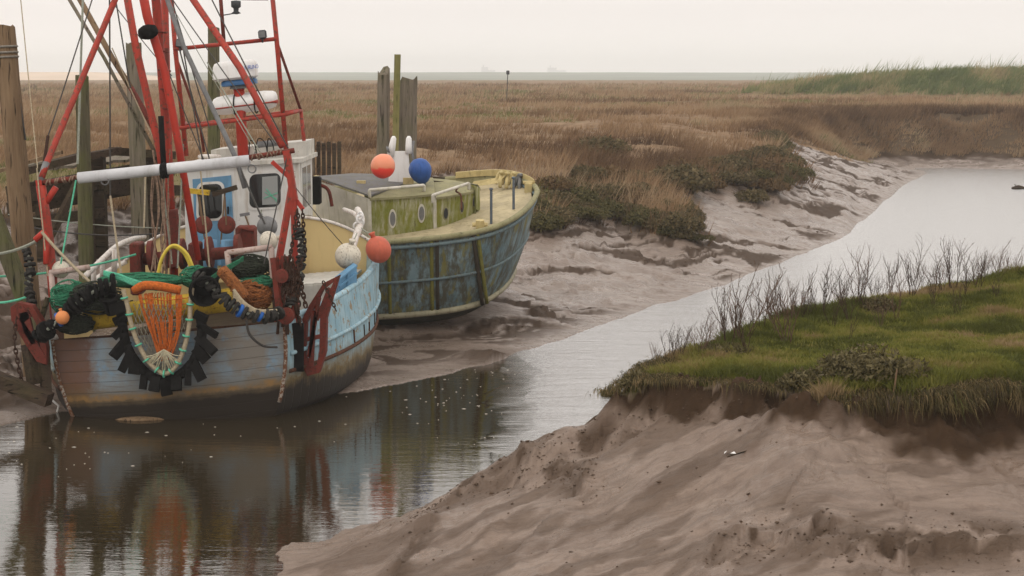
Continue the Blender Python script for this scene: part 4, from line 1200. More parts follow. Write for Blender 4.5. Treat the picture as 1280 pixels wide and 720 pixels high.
    wh = quad_box(x0, x1, zm0, zm1, zt0, zt1, Y0, Y1).build('wheelhouse', M['white'], bt)
    quad_box(x0 - .0, x1 + .0, 1.55, 1.6, zm0 - .002, zm1 - .002, Y0 + .01, Y1 - .01).build('wheelhouse_base', M['cream'], bt)
    # roof slab with rounded brow, raised box and clutter on it
    m = quad_box(x0 - .08, x1 + .10, zt0 + .004, zt1 + .004, zt0 + .09, zt1 + .09, Y0 - .10, Y1 + .2); m.build('wheelhouse_roof', M['roofwhite'], wh)
    a = at(266, 200, 36.2); b = at(384, 192, 36.2)
    m = quad_box(a[0], b[0], zt0 + .07, zt1 + .07, zt0 + .34, zt1 + .40, 36.0, 37.5); m.build('roof_locker', M['roofwhite'], wh)
    c = at(262, 196, 35.6); MB().torus((c[0], 35.6, c[2]), .20, .045, (0, .1, 1), 18, 8).build('roof_hatch_ring', M['pipewhite'], wh, True)
    p = at(322, 181, 35.75); q = at(352, 178, 35.75); MB().tube([p, q], .07, 10).build('roof_roll', M['grey'], wh, True)
    for (ax_, ay_, bx_, by_) in ((311, 196, 318, 180), (318, 197, 331, 178), (334, 197, 340, 178)):
        m = MB(); m.tube(spline([at(ax_, ay_, 35.5), at((ax_ + bx_) / 2 - 2, min(ay_, by_) - 4, 35.5), at(bx_, by_, 35.5), at(bx_ + 3, by_ + 12, 35.5)]), .012, 6); m.build('roof_cable', M['black'], wh)
    # door
    def panel(pts, dy, th, name, mat, par, Y=Y0):
        P = [at(x, y, Y) for x, y in pts]; P = [(p[0], Y - dy, p[2]) for p in P]
        return MB().prism(P, (0, th, 0)).build(name, M[mat], par)
    def rounded(xa, ya, xb, yb, r, sl=-.06, n=5):
        P = []
        for (cx, cy, a0) in ((xb - r, ya + r, -90), (xb - r, yb - r, 0), (xa + r, yb - r, 90), (xa + r, ya + r, 180)):
            for i in range(n + 1):
                a = math.radians(a0 + 90 * i / n); x = cx + r * math.cos(a); y = cy + r * math.sin(a); P.append((x, y + sl * (x - (xa + xb) / 2)))
        return P
    dr = panel([(241, 224), (289, 219), (294, 330), (246, 334)], .035, .034, 'door', 'bluedoor', bt)
    panel(rounded(246, 227, 281, 276, 9), .052, .016, 'door_window_frame', 'white', dr)
    panel(rounded(249, 230, 278, 273, 8), .060, .007, 'door_window', 'glass', dr)
    p = at(285, 263, Y0 - .07); MB().box((p[0], Y0 - .06, p[2]), (.03, .05, .16), bev=.01).build('door_handle', M['black'], dr)
    fr = panel(rounded(309, 214, 354, 262, 9), .02, .019, 'aft_window_frame', 'white', bt)
    panel(rounded(312, 217, 351, 259, 8), .028, .007, 'aft_window', 'glass', fr)
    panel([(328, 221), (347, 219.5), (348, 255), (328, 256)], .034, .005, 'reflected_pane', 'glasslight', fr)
    for (ax_, ay_, bx_, by_) in ((331, 240, 346, 249), (330, 248, 347, 241), (333, 236, 346, 252)):
        MB().tube([at(ax_, ay_, Y0 - .04), at(bx_, by_, Y0 - .04)], .009, 5).build('green_cord', M['ropegreen'], fr)
    # starboard side window (set on the side wall)
    m = MB(); zc = zt1 - .62
    m.box((x1 + .008, 36.35, zc + .05), (.016, 1.75, 1.06), bev=.004); sf = m.build('side_window_frame', M['white'], bt)
    m = MB(); m.box((x1 + .016, 36.35, zc + .05), (.012, 1.45, .86)); m.build('side_window', M['glasslight'], sf)
    m = MB(); m.box((x1 + .023, 36.35, zc + .05), (.010, .035, .86)); m.build('window_bar', M['white'], sf)
    # exhaust box with its pipe abaft the foredeck
    m = MB(); p = at(393, 238, 38.2); m.box((p[0], 38.2, p[2]), (.30, .3, .62), bev=.03); m.build('exhaust_box', M['black'], bt)
    m = MB(); m.tube(spline([at(386, 231, 38.3), at(402, 232, 38.3), at(411, 239, 38.3), at(415, 258, 38.3)]), .04, 8); m.build('exhaust_pipe', M['redrust'], bt, True)
    # ---------------- radar frame on the roof
    def tubes(name, mat, segs, r, par, n=8):
        first = None
        for sg in segs:
            o_ = MB().tube([at(*p) for p in sg], r, n).build(name, M[mat], par, True); first = first or o_
        return first
    rf = tubes('radar_frame', 'red', [[(212, -30, 35.6), (219, 60, 35.6), (233, 195, 35.6)], [(338, -30, 35.6), (346, 52, 35.6), (358, 192, 35.6)]], .05, bt)
    tubes('frame_crossbar', 'red', [[(217, 61.5, 35.58), (346, 48.5, 35.58)]], .042, rf)
    tubes('frame_platform', 'red', [[(226, 160, 35.56), (300, 150, 35.56), (358, 143, 35.56)], [(226, 158, 36.4), (376, 138, 36.4)], [(358, 143, 35.56), (376, 138, 36.4)], [(226, 160, 35.56), (232, 154, 36.4)]], .04, rf)
    tubes('frame_strut', 'redrust', [[(346, 52, 35.6), (376, 138, 36.4)], [(218, 66, 35.6), (250, 155, 36.3), (255, 190, 36.3)]], .03, rf)
    tubes('frame_leg', 'red', [[(376, 138, 36.4), (382, 195, 36.4)]], .04, rf)
    tubes('lamp_pole', 'redrust', [[(274, -25, 35.6), (280, 54, 35.6)]], .04, rf)
    tubes('lamp_pole', 'wire', [[(279, 19, 35.6), (297, 16, 35.6)]], .012, rf)
    def flood(px, py, Y, tilt, w=.17):
        c_ = at(px, py, Y); mm = MB(); mm.box(c_, (w, .14, w * 1.05), rz=.2, ry=tilt, bev=.03); mm.beam((c_[0], c_[1], c_[2] - w * .5), (c_[0], c_[1], c_[2] - w), .03, .05)
        l = mm.build('floodlight', M['darkgrey'], bt); mm = MB(); mm.box((c_[0], c_[1] - .075, c_[2]), (w * .75, .012, w * .75), rz=.2, ry=tilt); mm.build('lamp_glass', M['grey'], l)
    flood(225, 54, 35.5, .1, .17); flood(328, 43, 35.5, -.1, .17)
    c = at(295, 8, 35.6); m = MB(); m.lathe([(.02, -.16), (.10, -.14), (.05, -.1), (.055, -.04), (.10, -.01), (.10, .11), (.02, .12)], c, n=14); m.build('deck_lamp', M['darkgrey'], rf, True)
    # red mast of the radar
    m = MB(); m.tube([at(304, 196, 35.9), at(298, 100, 35.9)], .115, 12); m.build('radar_mast', M['redbright'], rf, True)
    def oblong(px0, px1, py_t, py_b, Y, slope, depth, r=.1, taper=.9):
        """rounded flat housing between two picture columns, long axis across"""
        a_ = at(px0, py_b, Y); b_ = at(px1, py_b, Y); zt = at(px0, py_t, Y)[2]; w_ = b_[0] - a_[0]; h_ = zt - a_[2]
        cx = (a_[0] + b_[0]) / 2; rings = []
        for (k, ins) in ((0, .06), (.12, .0), (.75, .01), (.92, .04), (1, .12)):
            row = []
            for j in range(28):
                an = 6.2832 * j / 28; e = .45
                ex = math.copysign(abs(math.cos(an)) ** e, math.cos(an)); ey = math.copysign(abs(math.sin(an)) ** e, math.sin(an))
                x = (w_ / 2 - ins) * ex; row.append((cx + x, Y + (depth / 2 - ins) * ey, a_[2] + h_ * k + slope * x))
            rings.append(row)
        return MB().loft(rings, closed=True, cap=True), cx, a_[2], h_, w_
    # scanner: white housing on a blue tray
    mm, cx, zb_, h_, w_ = oblong(267, 322, 76, 100, 35.9, .10, .62); rad = mm.build('radar_scanner', M['whiteplastic'], bt, True, 50)
    mm, cx2, zb2, h2, w2 = oblong(277, 321.5, 99, 107, 35.9, .10, .52); mm.build('scanner_tray', M['radarblue'], rad, True, 50)
    mm, *_ = oblong(288, 312, 106, 111, 35.9, .08, .36); mm.build('scanner_foot', M['grey'], rad, True, 50)
    # lettering on the scanner's aft face
    fc = bpy.data.curves.new('radar_lettering', 'FONT'); fc.body = 'FURUNO'; fc.size = .115; fc.extrude = .004; fc.align_x = 'CENTER'
    fo = bpy.data.objects.new('radar_lettering', fc); COL.objects.link(fo)
    dg = bpy.context.evaluated_depsgraph_get(); dg.update(); me = bpy.data.meshes.new_from_object(fo.evaluated_get(dg)); bpy.data.objects.remove(fo)
    lo = bpy.data.objects.new('radar_lettering', me); COL.objects.link(lo); me.materials.append(M['lettering'])
    lp = at(314.5, 86, 35.9 - .33); R0 = Matrix.Translation(Vector((lp[0] + .0, 35.9 - .318, lp[2])) - bt.location) @ Matrix.Rotation(math.atan(.10), 4, 'Y').inverted() @ Matrix.Rotation(math.pi / 2, 4, 'X') @ Matrix.Diagonal((.62, 1, 1, 1))
    me.transform(R0); lo.parent = rad
    m = MB(); p = at(306, 88, 35.9); m.lathe([(.035, 0), (.035, .006)], (lp[0] - .225, 35.9 - .318, lp[2] + .015), (0, -1, 0), 6); m.build('radar_emblem', M['lettering'], rad)
    # ---------------- derricks, mast and stays
    m = MB(); m.tube([at(218, 345, 31.6), at(210, 190, 31.6), at(195, 0, 31.6), at(192, -40, 31.6)], [.075, .08, .085, .08], 12)
    mast = m.build('mast', M['red'], bt, True)
    tubes('mast_leg', 'red', [[(205, -30, 32.1), (209, 120, 32.1), (213, 270, 32.1)]], .07, bt, 12)
    tubes('mast_leg', 'redrust', [[(207, 60, 32.0), (208, 200, 32.0)]], .06, mast, 10)
    tubes('derrick', 'redbright', [[(176, -20, 31.2), (184, 20, 31.2), (206, 90, 31.2), (222, 175, 31.2), (248, 325, 31.2)]], [.085, .085, .078, .07, .06], bt, 12)
    tubes('derrick', 'red', [[(155, -25, 30.8), (170, 60, 30.8), (200, 190, 30.8), (203, 215, 30.8)]], .068, bt, 12)
    for k in range(5):
        p = at(200.5 + k * 2.6, 40 + k * 24, 31.55); m = MB(); m.torus(p, .105, .018, (.13, 0, 1), 14, 6); m.build('mast_band', M['redrust'], mast, True)
    c = at(185, 40, 31.0); m = MB(); m.lathe([(.02, -.16), (.10, -.15), (.135, -.05), (.135, .05), (.10, .15), (.02, .16)], c, (1, -.35, .25), 10); m.build('block', M['black'], bt, True)
    m = MB(); m.tube([at(201, 145, 30.6), at(205, 215, 30.6)], .05, 10); m.build('black_sleeve', M['black'], bt, True)
    # ---------------- red stern frame with the white sleeved crossbar
    G = 29.35
    fr = tubes('stern_frame', 'red', [[(51, 232, G), (57, 270, G), (61, 300, G), (65, 345, G), (70, 410, G)]], .085, bt, 10)
    tubes('frame_brace', 'redbright', [[(70, 234, G), (57, 254, G)], [(60, 286, G), (44, 300, G)], [(58, 285, G), (58, 330, G - .25)]], .055, fr)
    m = MB(); m.beam(at(49, 225, G), at(60, 300, G), .13, .10); m.build('frame_post', M['redbright'], fr)
    m = MB(); m.beam(at(358, 188, G), at(368, 250, G), .15, .12); m.beam(at(365, 232, G), at(348, 330, G - .1), .11, .1); m.beam(at(367, 238, G), at(371, 420, G), .12, .1); m.beam(at(349, 320, G - .1), at(347, 415, G - .1), .12, .1); m.build('frame_post', M['red'], fr)
    m = MB(); m.beam(at(340, 202, G), at(362, 222, G), .06, .07); m.beam(at(365, 243, G), at(379, 262, G), .06, .07); m.build('frame_brace', M['redbright'], fr)
    tubes('crossbar', 'redrust', [[(48, 229, G), (100, 222, G)], [(310, 197, G), (368, 188, G)]], .045, fr)
    tubes('crossbar_sleeve', 'barwhite', [[(98, 222.5, G), (312, 200.5, G)]], .098, fr, 14)
    m = MB(); rg0 = random.Random(4)
    for k in range(9):
        m.torus(at(60 + k * 4.5 + rg0.uniform(-1.5, 1.5), 228 - k * .7, G), .05, .016, (1, 0, rg0.uniform(-.5, .8)), 10, 5)
        m.torus(at(316 + k * 4.4 + rg0.uniform(-2, 2), 197 - k * .9, G), .05, .014, (1, 0, rg0.uniform(-.5, .8)), 10, 5)
    m.build('rope_lashing', M['rope_dirty'], fr, True)
    m = MB(); m.torus(at(205, 213, G), .108, .03, (1, 0, .1), 14, 8); m.torus(at(203, 214, G), .108, .03, (1, 0, .1), 14, 8); m.torus(at(208, 213, G), .108, .03, (1, 0, .1), 14, 8); m.build('black_band', M['black'], fr, True)
    for (px, py) in ((131, 226), (315, 211)):
        m = MB(); m.torus(at(px, py, G - .05), .07, .012, (.2, 1, 0), 14, 6); m.build('ring', M['grey'], fr, True)
    # stays from the frame to the masthead
    tubes('frame_stay', 'red', [[(52, 222, G), (60, 200, G + .2), (147, -8, 31.6), (155, -30, 31.8)]], .055, bt, 10)
    m = MB(); m.tube([at(50, 228, G), at(58, 203, G + .15)], .06, 10); m.build('stay_end', M['grey'], bt, True)
    tubes('frame_stay', 'red', [[(353, 183, G + .1), (300, 85, 30.2), (243, 2, 31.2), (222, -30, 31.6)]], .062, bt, 10)
    # slanting spars
    tubes('spar', 'woodgrey', [[(78, -15, 33.0), (130, 72, 32.6), (196, 195, 32.0)]], .035, bt, 8)
    tubes('spar', 'woodpost', [[(92, -15, 32.6), (140, 72, 32.3), (165, 112, 32.1)], ], .055, bt, 8)
    tubes('spar', 'redrust', [[(164, 110, 32.1), (206, 185, 31.8)]], .055, bt, 8)
    tubes('spar', 'grey', [[(206, -10, 31.5), (228, 55, 31.3), (296, 200, 30.6), (306, 235, 30.5)]], .045, bt, 8)
    # rigging wires
    wires = [((25, -10, 31), (47, 210, 29.4), .010, 'ropebeige'), ((104, -10, 31.5), (97, 205, 30.5), .022, 'ropegreyg'), ((137, -10, 31.5), (138, 245, 31.2), .016, 'wire'), ((144, -5, 32), (163, 110, 31.6), .014, 'wire'),
             ((118, -10, 31.5), (60, 170, 30), .013, 'wire'), ((60, 170, 30), (53, 215, 29.5), .03, 'chain'), ((216, 0, 31.7), (345, 180, 30.2), .011, 'wire'), ((212, -10, 31.5), (262, 160, 31), .012, 'wire'), ((228, 55, 31.5), (254, 205, 31), .014, 'wire'),
             ((224, 60, 31.5), (265, 210, 31), .014, 'wire'), ((205, 75, 31.4), (255, 200, 31), .011, 'wire'), ((260, -10, 31), (360, 185, 29.6), .013, 'wire'), ((205, -10, 32), (320, 190, 31), .007, 'ropegreyg'), ((259, 78, 35), (325, 190, 34), .014, 'ropegreyg'),
             ((250, 205, 31), (263, 345, 30.6), .016, 'ropebeige'), ((296, 200, 30.6), (331, 280, 30.2), .018, 'wire'), ((140, 60, 32), (200, 190, 31.4), .012, 'ropebeige'), ((142, 5, 31.8), (215, 95, 31.5), .009, 'wire'),
             ((370, 235, 29.3), (428, 305, 31), .008, 'wire'), ((138, 245, 31.2), (152, 345, 30.4), .02, 'ropebeige'), ((212, 260, 31.9), (208, 345, 31), .022, 'chain'), ((182, 212, 30.5), (180, 285, 30.2), .016, 'ropebeige'), ((360, 190, 29.3), (330, 330, 29.0), .012, 'wire'),
             ((335, 0, 32), (222, -5, 32), .008, 'wire'), ((197, 170, 31.2), (215, 330, 31), .018, 'ropegreyg'), ((229, 180, 31.3), (222, 335, 30.8), .016, 'ropegreyg'), ((46, 210, 29.3), (60, 345, 29.1), .012, 'ropebeige')]
    for (p, q, r, mt) in wires:
        m = MB(); m.tube(sag(at(*p), at(*q), .02, 6), r, 5); m.build('rigging_line', M[mt], bt)
    # tangled ropes hanging round the mast foot
    rg = random.Random(9); m = MB()
    for k in range(9):
        x = 200 + rg.uniform(-8, 26); m.tube(spline([at(x + rg.uniform(-8, 8), 205 + rg.uniform(-20, 10), 31.0), at(x + rg.uniform(-5, 5), 255, 30.9), at(x + rg.uniform(-5, 5), 300, 30.8), at(x + rg.uniform(-6, 10), 340 + rg.uniform(-10, 12), 30.6)], 5), rg.uniform(.008, .018), 5)
    m.build('hanging_lines', M['rope_dirty'], bt, True)
    m = MB(); m.tube(spline([at(213, 262, 31.5), at(216, 290, 31.5), at(214, 335, 31.4)]), .14, 9); m.build('mast_foot_wrapping', M['redrust'], bt, True)
    # winch on the working deck
    m = MB(); a_ = at(165, 325, 32.6); b_ = at(300, 315, 32.6); m.tube([a_, b_], .12, 14); w_ = m.build('winch', M['redrust'], bt, True)
    for px in (190, 228, 262, 298):
        c_ = at(px, 320 - (px - 190) * .07, 32.6); m = MB(); m.lathe([(.03, -.05), (.30, -.045), (.30, .045), (.03, .05)], c_, (1, 0, .08), 20); m.build('winch_drum', M['redrust'], w_, True, 40)
    for px in (172, 245): m = MB(); c_ = at(px, 335, 32.5); m.box(c_, (.2, .5, 1.0), bev=.03); m.build('winch_foot', M['redrust'], w_)
    m = MB(); c_ = at(308, 298, 33.4); m.box(c_, (.38, .4, .5), bev=.04); m.tube([at(296, 310, 33.2), at(300, 285, 33.2), at(318, 288, 33.2)], .05, 8); m.build('red_engine', M['redrust'], bt)
    for px in (262, 285):
        m = MB(); m.tube([at(px, 300, 33.6), at(px + 1, 348, 33.6)], .145, 12); m.build('blue_bollard_pipe', M['bluedoor'], bt, True)
    # pipe guard rails at the stern corners
    def rail(segs, Y, r=.05):
        mm = MB()
        for sg in segs: mm.tube([at(x, y, Y) for x, y in sg], r, 8)
        return mm.build('pipe_rail', M['pink'], bt, True)
    rail([[(62, 341), (112, 334)], [(64, 341), (70, 412)], [(66, 379), (88, 375)]], 29.1)
    rail([[(284, 316), (340, 309)], [(284, 314), (287, 343)], [(339, 309), (341, 345), (346, 400)], [(302, 353), (324, 350)], [(341, 349), (355, 349)]], 29.2, .052)
    # white cap pipe on the port quarter
    m = MB(); m.tube(spline([at(106, 346, 31.0), at(130, 322, 32), at(147, 307, 33), at(166, 299, 34), at(180, 296, 35)], 5), .055, 10); m.build('port_rail_pipe', M['pipewhite'], bt, True)
    for (px, py0, py1) in ((143, 312, 345), (128, 326, 350), (117, 336, 360)): m = MB(); m.tube([at(px, py0, 32), at(px, py1, 32)], .05, 8); m.build('rail_stanchion', M['pipewhite'], bt, True)
    m = MB(); m.tube(spline([at(447, 262, 35), at(452, 275, 34.4), at(446, 292, 34), at(440, 312, 33.5)]), .07, 8); m.tube(spline([at(430, 262, 35.2), at(444, 268, 34.8), at(452, 280, 34.5)]), .05, 8); m.build('starboard_rail_pipe', M['pipewhite'], bt, True)
    m = MB()
    for k in range(4): m.torus(at(449 + rg.uniform(-3, 3), 270 + k * 4, 34.2), .075, .022, (rg.uniform(-1, 1), 1, rg.uniform(-.6, .6)), 14, 6)
    m.build('rail_rope_coil', M['whiteplastic'], bt, True)
    # yellow stern roller
    Yr = 28.95
    m = MB(); m.tube([at(108, 399, Yr), at(292, 374, Yr)], .2, 18); m.build('stern_roller', M['yellowp'], bt, True)
    # black strip standing for a dark recess, and corner fittings on the starboard quarter
    m = MB(); m.beam(at(371, 404, 29.22), at(371, 464, 29.25), .24, .08, up=(0, 1, 0)); m.build('quarter_recess_dark', M['black'], bt)
    for k in range(5):
        s = 2.3 + k * .55 + .12 * (k % 2); z = .1 + (interp(ZR, s) - .1) * .47; m = MB(); m.beam(LB(s, hbz(s, z + .12) + .0, z + .11 - .03 * (k % 3)), LB(s, hbz(s, z - .12) + .0, z - .13), .05, .03, up=(1, 0, 0)); m.build('hull_fastening', M['wooddark' if k % 2 else 'rust'], bt)
    m = MB(); m.loft([[LB(s, -hbz(s, z, .13), z) for z in (.85, 1.2, interp(ZR, s) - .3, interp(ZR, s))] for s in S[1:11]]); m.build('bulwark_inside', M['rust'], bt, True)
    m = MB(); m.loft([[LB(.06, -hbz(0, z, .03) + 2 * hbz(0, z, .03) * k / 8, z) for k in range(9)] for z in (.85, 1.2, 1.49)]); m.build('transom_inside', M['rust'], bt, True)
    return bt

# ================================================================== GEAR LYING ON OR HANGING FROM THE BOAT
def chain_mesh(p, q, link=.055, r=.011, sg=0.0):
    P = [V3(p), V3(q)]; L = (P[1] - P[0]).length; n = max(2, int(L / (link * 1.35))); pts = sag(p, q, sg, n); m = MB()
    for i in range(n):
        c = (pts[i] + pts[i + 1]) / 2; d = (pts[i + 1] - pts[i]).normalized()
        side = d.cross(Vector((0, 1, 0)) if i % 2 else Vector((1, .2, 0))).normalized()
        a = [c + d * (math.cos(t) * link) + side * (math.sin(t) * link * .5) for t in [6.2832 * k / 8 for k in range(9)]]
        m.tube(a, r, 5, cap=False)
    return m

def disc_string(name, pts, r, step, mat, label, blue=(), cat='ground rope', par=None, jitter=.25):
    """rope threaded with rubber discs"""
    P = spline(pts, 10); L = [0]
    for i in range(1, len(P)): L.append(L[-1] + (P[i] - P[i - 1]).length)
    rt = empty(name, P[-1], label, cat)
    m = MB(); m.tube(P, .03, 6); m.build('core_rope', M['ropegreyg'], rt)
    rg = random.Random(len(P)); m = MB(); mbk = MB(); d = step / 2; k = 0
    while d < L[-1]:
        i = max(j for j in range(len(L)) if L[j] <= d); i = min(i, len(P) - 2); t = (d - L[i]) / max(1e-6, L[i + 1] - L[i])
        c = P[i].lerp(P[i + 1], t); ax = (P[i + 1] - P[i]).normalized() + Vector((rg.gauss(0, jitter), rg.gauss(0, jitter), rg.gauss(0, jitter)))
        rr = r * rg.uniform(.75, 1.1); w = step * .34
        tgt = mbk if any(abs(d / L[-1] - b) < .022 for b in blue) else m
        tgt.lathe([(.03, -w), (rr * .92, -w), (rr, -w * .6), (rr, w * .6), (rr * .92, w), (.03, w)], c, ax, 12)
        d += step * rg.uniform(.85, 1.15); k += 1
    m.build('rubber_discs', M[mat], rt, True, 40)
    if mbk.v: mbk.build('blue_discs', M['bluerub'], rt, True, 40)
    return rt

def net_heap(name, cx, cy, Y, rx, ry, mat, label, seed, n=90, strand=.012, core=True):
    """heap of netting: a lumpy core wrapped in strands"""
    rg = random.Random(seed); c = V3(at(cx, cy, Y)); sx = rx * Y / FPX; sz = ry * Y / FPX
    o = None; m = MB()
    if core:
        rings = []
        for i in range(9):
            th = math.pi * i / 8; ring = []
            for k in range(16):
                a = 6.2832 * k / 16; d = Vector((math.sin(th) * math.cos(a), math.sin(th) * math.sin(a), math.cos(th)))
                w = 1 + .22 * float(vnoise(d.x * 2.2 + seed, d.z * 2.2 + d.y)) * 2
                ring.append(c + Vector((d.x * sx * w * .93, d.y * .3 * w, d.z * sz * w * .93)))
            rings.append(ring)
        m.loft(rings, closed=True)
    for k in range(n):
        a0 = rg.uniform(0, 6.28); b = rg.uniform(.3, 2.8); tl = rg.uniform(-.9, .9); P = []
        for i in range(7):
            a = a0 + b * i / 6; zz = tl + rg.gauss(0, .06) + .4 * math.sin(a); zz = max(-1, min(1, zz)); r = math.sqrt(max(.02, 1 - zz * zz)) * rg.uniform(.98, 1.1)
            P.append(c + Vector((math.cos(a) * r * sx, -abs(math.sin(a)) * r * .32, zz * sz * 1.04)))
        m.tube(P, strand * rg.uniform(.7, 1.3), 4)
    o = m.build(name, M[mat]); tag(o, label, 'net'); return o

def build_gear():
    Yn = 28.35
    rg = random.Random(21)
    # the trawl mouth hanging over the transom: skirt of rubber slabs, U shaped rope, pale meshes, orange cod end
    tn = empty('trawl_net', at(200, 400, Yn), 'hanging trawl net with orange cod end, pale mouth rope and black rubber skirt', 'net')
    U = [(154, 362), (160, 385), (164, 405), (172, 428), (184, 450), (197, 463), (207, 467), (218, 460), (227, 444), (233, 425), (237, 402), (238, 380), (240, 360)]
    UP = spline([at(x, y, Yn - .06) for x, y in U], 8)
    m = MB(); m.tube(UP, .04, 8); m.build('mouth_rope', M['ropebeige'], tn, True)
    # twisted wrapping of the rope in green twine
    m = MB()
    for i in range(4, len(UP) - 4, 7): m.torus(UP[i] + Vector((rg.uniform(-.02, .02), -.02, 0)), .055, .017, (UP[i + 1] - UP[i]), 8, 5)
    m.build('green_twine', M['ropegreen'], tn, True)
    V = [(142, 386), (144, 402), (146, 418), (150, 436), (158, 452), (168, 466), (180, 478), (194, 486), (208, 488), (222, 484), (236, 474), (247, 462), (255, 446), (259, 430), (261, 412), (258, 398)]
    for i, (x, y) in enumerate(V):
        p = V3(at(x, y, Yn)); cxy = V3(at(204, 400, Yn)); d = (p - cxy).normalized()
        d = (d * .9 + Vector((rg.uniform(-.3, .3), rg.uniform(-.25, .05), -.35 + rg.uniform(-.25, .15)))).normalized()
        a = p - d * .21 + Vector((0, -.03, 0)); b = p + d * rg.uniform(.0, .2) + Vector((0, rg.uniform(-.12, .0), 0))
        m = MB(); m.beam(a, b, rg.uniform(.10, .19), rg.uniform(.06, .10), up=(rg.uniform(-.5, .5), -1, rg.uniform(-.5, .5))); m.build('rubber_flap', M['black'], tn)
    m = MB()
    for i in range(len(V) - 1):
        a = V3(at(V[i][0], V[i][1], Yn + .03)).lerp(V3(at(204, 400, Yn)), .14); b = V3(at(V[i + 1][0], V[i + 1][1], Yn + .03)).lerp(V3(at(204, 400, Yn)), .14)
        m.tube([a, b], .085, 8)
    m.build('rubber_skirt', M['black'], tn, True)
    # diamond meshes filling the mouth
    m = MB()
    def inmouth(u, v):   # u across -1..1, v down 0..1
        half = 40 * math.sqrt(max(0.02, 1 - v ** 2.2)); return at(199 + u * half + 3 * v, 380 + v * 84, Yn - .02 - .14 * (1 - u * u) * (1 - v) * 1.0)
    for k in range(-9, 19, 2):
        for sgn in (-1, 1):
            P = []
            for i in range(12):
                v = i / 11; u = sgn * ((k / 9.0) - v * .9) if True else 0
                u = (-1 + 2 * ((k + 9) / 27.0)) + sgn * (v - .5) * .8
                if -1 <= u <= 1: P.append(V3(inmouth(u, v)) + Vector((rg.gauss(0, .006), 0, rg.gauss(0, .006))))
            if len(P) > 2: m.tube(P, .0065, 4)
    m.build('pale_meshes', M['netdull'], tn)
    m = MB()
    for k in range(34):
        u0 = rg.uniform(-1, 1); x0 = 199 + u0 * 27; x1 = 206 + u0 * 6 + rg.uniform(-3, 3); ym = 390 + rg.uniform(-8, 10); xm = 204 + u0 * 20
        m.tube(spline([at(x0, 366 + 3 * u0 * u0, Yn + .02), at(x0 + rg.uniform(-2, 2), 374, Yn - .09), at(xm, ym + 22, Yn - .11 - .03 * rg.random()), at(x1, 446 + rg.uniform(-9, 6), Yn - .09)], 5), rg.uniform(.007, .014), 4)
    for k in range(9):
        y = 372 + k * 7; hw = 31 - k * 2.6
        m.tube([at(206 - hw, y, Yn - .08), at(206, y + 4, Yn - .12), at(206 + hw, y, Yn - .08)], .008, 4)
    cod = m.build('cod_end', M['netorange'], tn)
    m = MB(); m.tube(spline([at(168, 363, Yn + .05), at(180, 357, Yn - .02), at(200, 358, Yn - .02), at(226, 363, Yn + .05)]), .075, 8); m.build('bunched_netting', M['netorange'], tn, True)
    m = MB()
    for k in range(30):
        a = math.radians(rg.uniform(15, 165)); p = at(205, 437, Yn - .12); q = at(205 + math.cos(a) * 26, 434 + math.sin(a) * 32, Yn - .07)
        m.tube(spline([p, at(205 + math.cos(a) * 12 + rg.uniform(-3, 3), 440 + math.sin(a) * 10, Yn - .14), q], 4), .009, 4)
    m.build('pale_lacing', M['netpale'], tn)
    # strings of rubber discs over both corners
    disc_string('disc_rope', [at(45, 422, 28.5), at(62, 410, 28.4), at(82, 392, 28.35), at(100, 376, 28.3), at(122, 362, 28.3), at(146, 352, 28.4)], .155, .10, 'black', 'heavy rope of black rubber discs at the left corner of the transom', (.12, .30))
    disc_string('disc_rope', [at(244, 344, 28.45), at(262, 356, 28.35), at(280, 374, 28.3), at(302, 389, 28.25), at(330, 396, 28.3), at(352, 390, 28.5)], .12, .085, 'blackcoil', 'ground rope of worn grey black discs looping to the right corner of the transom', (.55, .78))
    disc_string('disc_rope', [at(373, 284, 29.2), at(377, 310, 29.15), at(375, 340, 29.1), at(370, 366, 29.0), at(362, 384, 28.9)], .105, .06, 'blackcoil', 'string of black discs hanging straight down from the right leg of the red frame', ())
    disc_string('disc_rope', [at(32, 310, 29.5), at(38, 335, 29.4), at(36, 360, 29.3), at(43, 392, 29.1)], .10, .085, 'blackcoil', 'string of black discs hanging left of the left leg of the red frame', ())
    # more strands of net gear
    net_heap('net_heap', 122, 372, 28.7, 34, 20, 'netdark', 'dark tangled net heaped on the left part of the stern rail', 3, 80)
    net_heap('net_heap', 94, 404, 28.75, 24, 13, 'netdark', 'low dark net heap just above the left end of the transom, behind the orange float', 13, 60)
    net_heap('net_heap', 200, 382, 29.2, 44, 10, 'netdark', 'dark net behind the orange cod end and the yellow roller', 14, 60)
    net_heap('net_heap', 88, 372, 28.9, 24, 22, 'netgreen', 'small green and brown net bunched against the left pipe rail', 4, 70, .012)
    net_heap('net_heap', 178, 350, 29.3, 52, 9, 'netgreen', 'long green net bundle lying along the stern behind the yellow roller', 5, 90, .014)
    net_heap('net_heap', 248, 346, 29.4, 22, 14, 'netgreen', 'green net bundle behind the open black tubs', 6, 60, .013)
    net_heap('net_heap', 313, 334, 29.5, 27, 16, 'netdark', 'black net packed inside the right pipe rail frame', 7, 90, .012)
    net_heap('net_heap', 316, 370, 29.1, 24, 20, 'netrust', 'rust orange net heaped below the right pipe rail frame', 8, 110, .012)
    net_heap('net_heap', 325, 352, 29.3, 24, 8, 'netgreen', 'thin green net across the middle of the right pipe rail frame', 9, 50, .010)
    m = MB(); m.tube(spline([at(277, 338, 28.6), at(290, 352, 28.5), at(305, 372, 28.5)]), .11, 9)
    for k in range(25):
        t = rg.random(); p = at(277 + 26 * t, 338 + 32 * t, 28.42); m.tube([p, V3(p) + Vector((rg.uniform(-.1, .1), -.03, rg.uniform(-.12, .06)))], .012, 4)
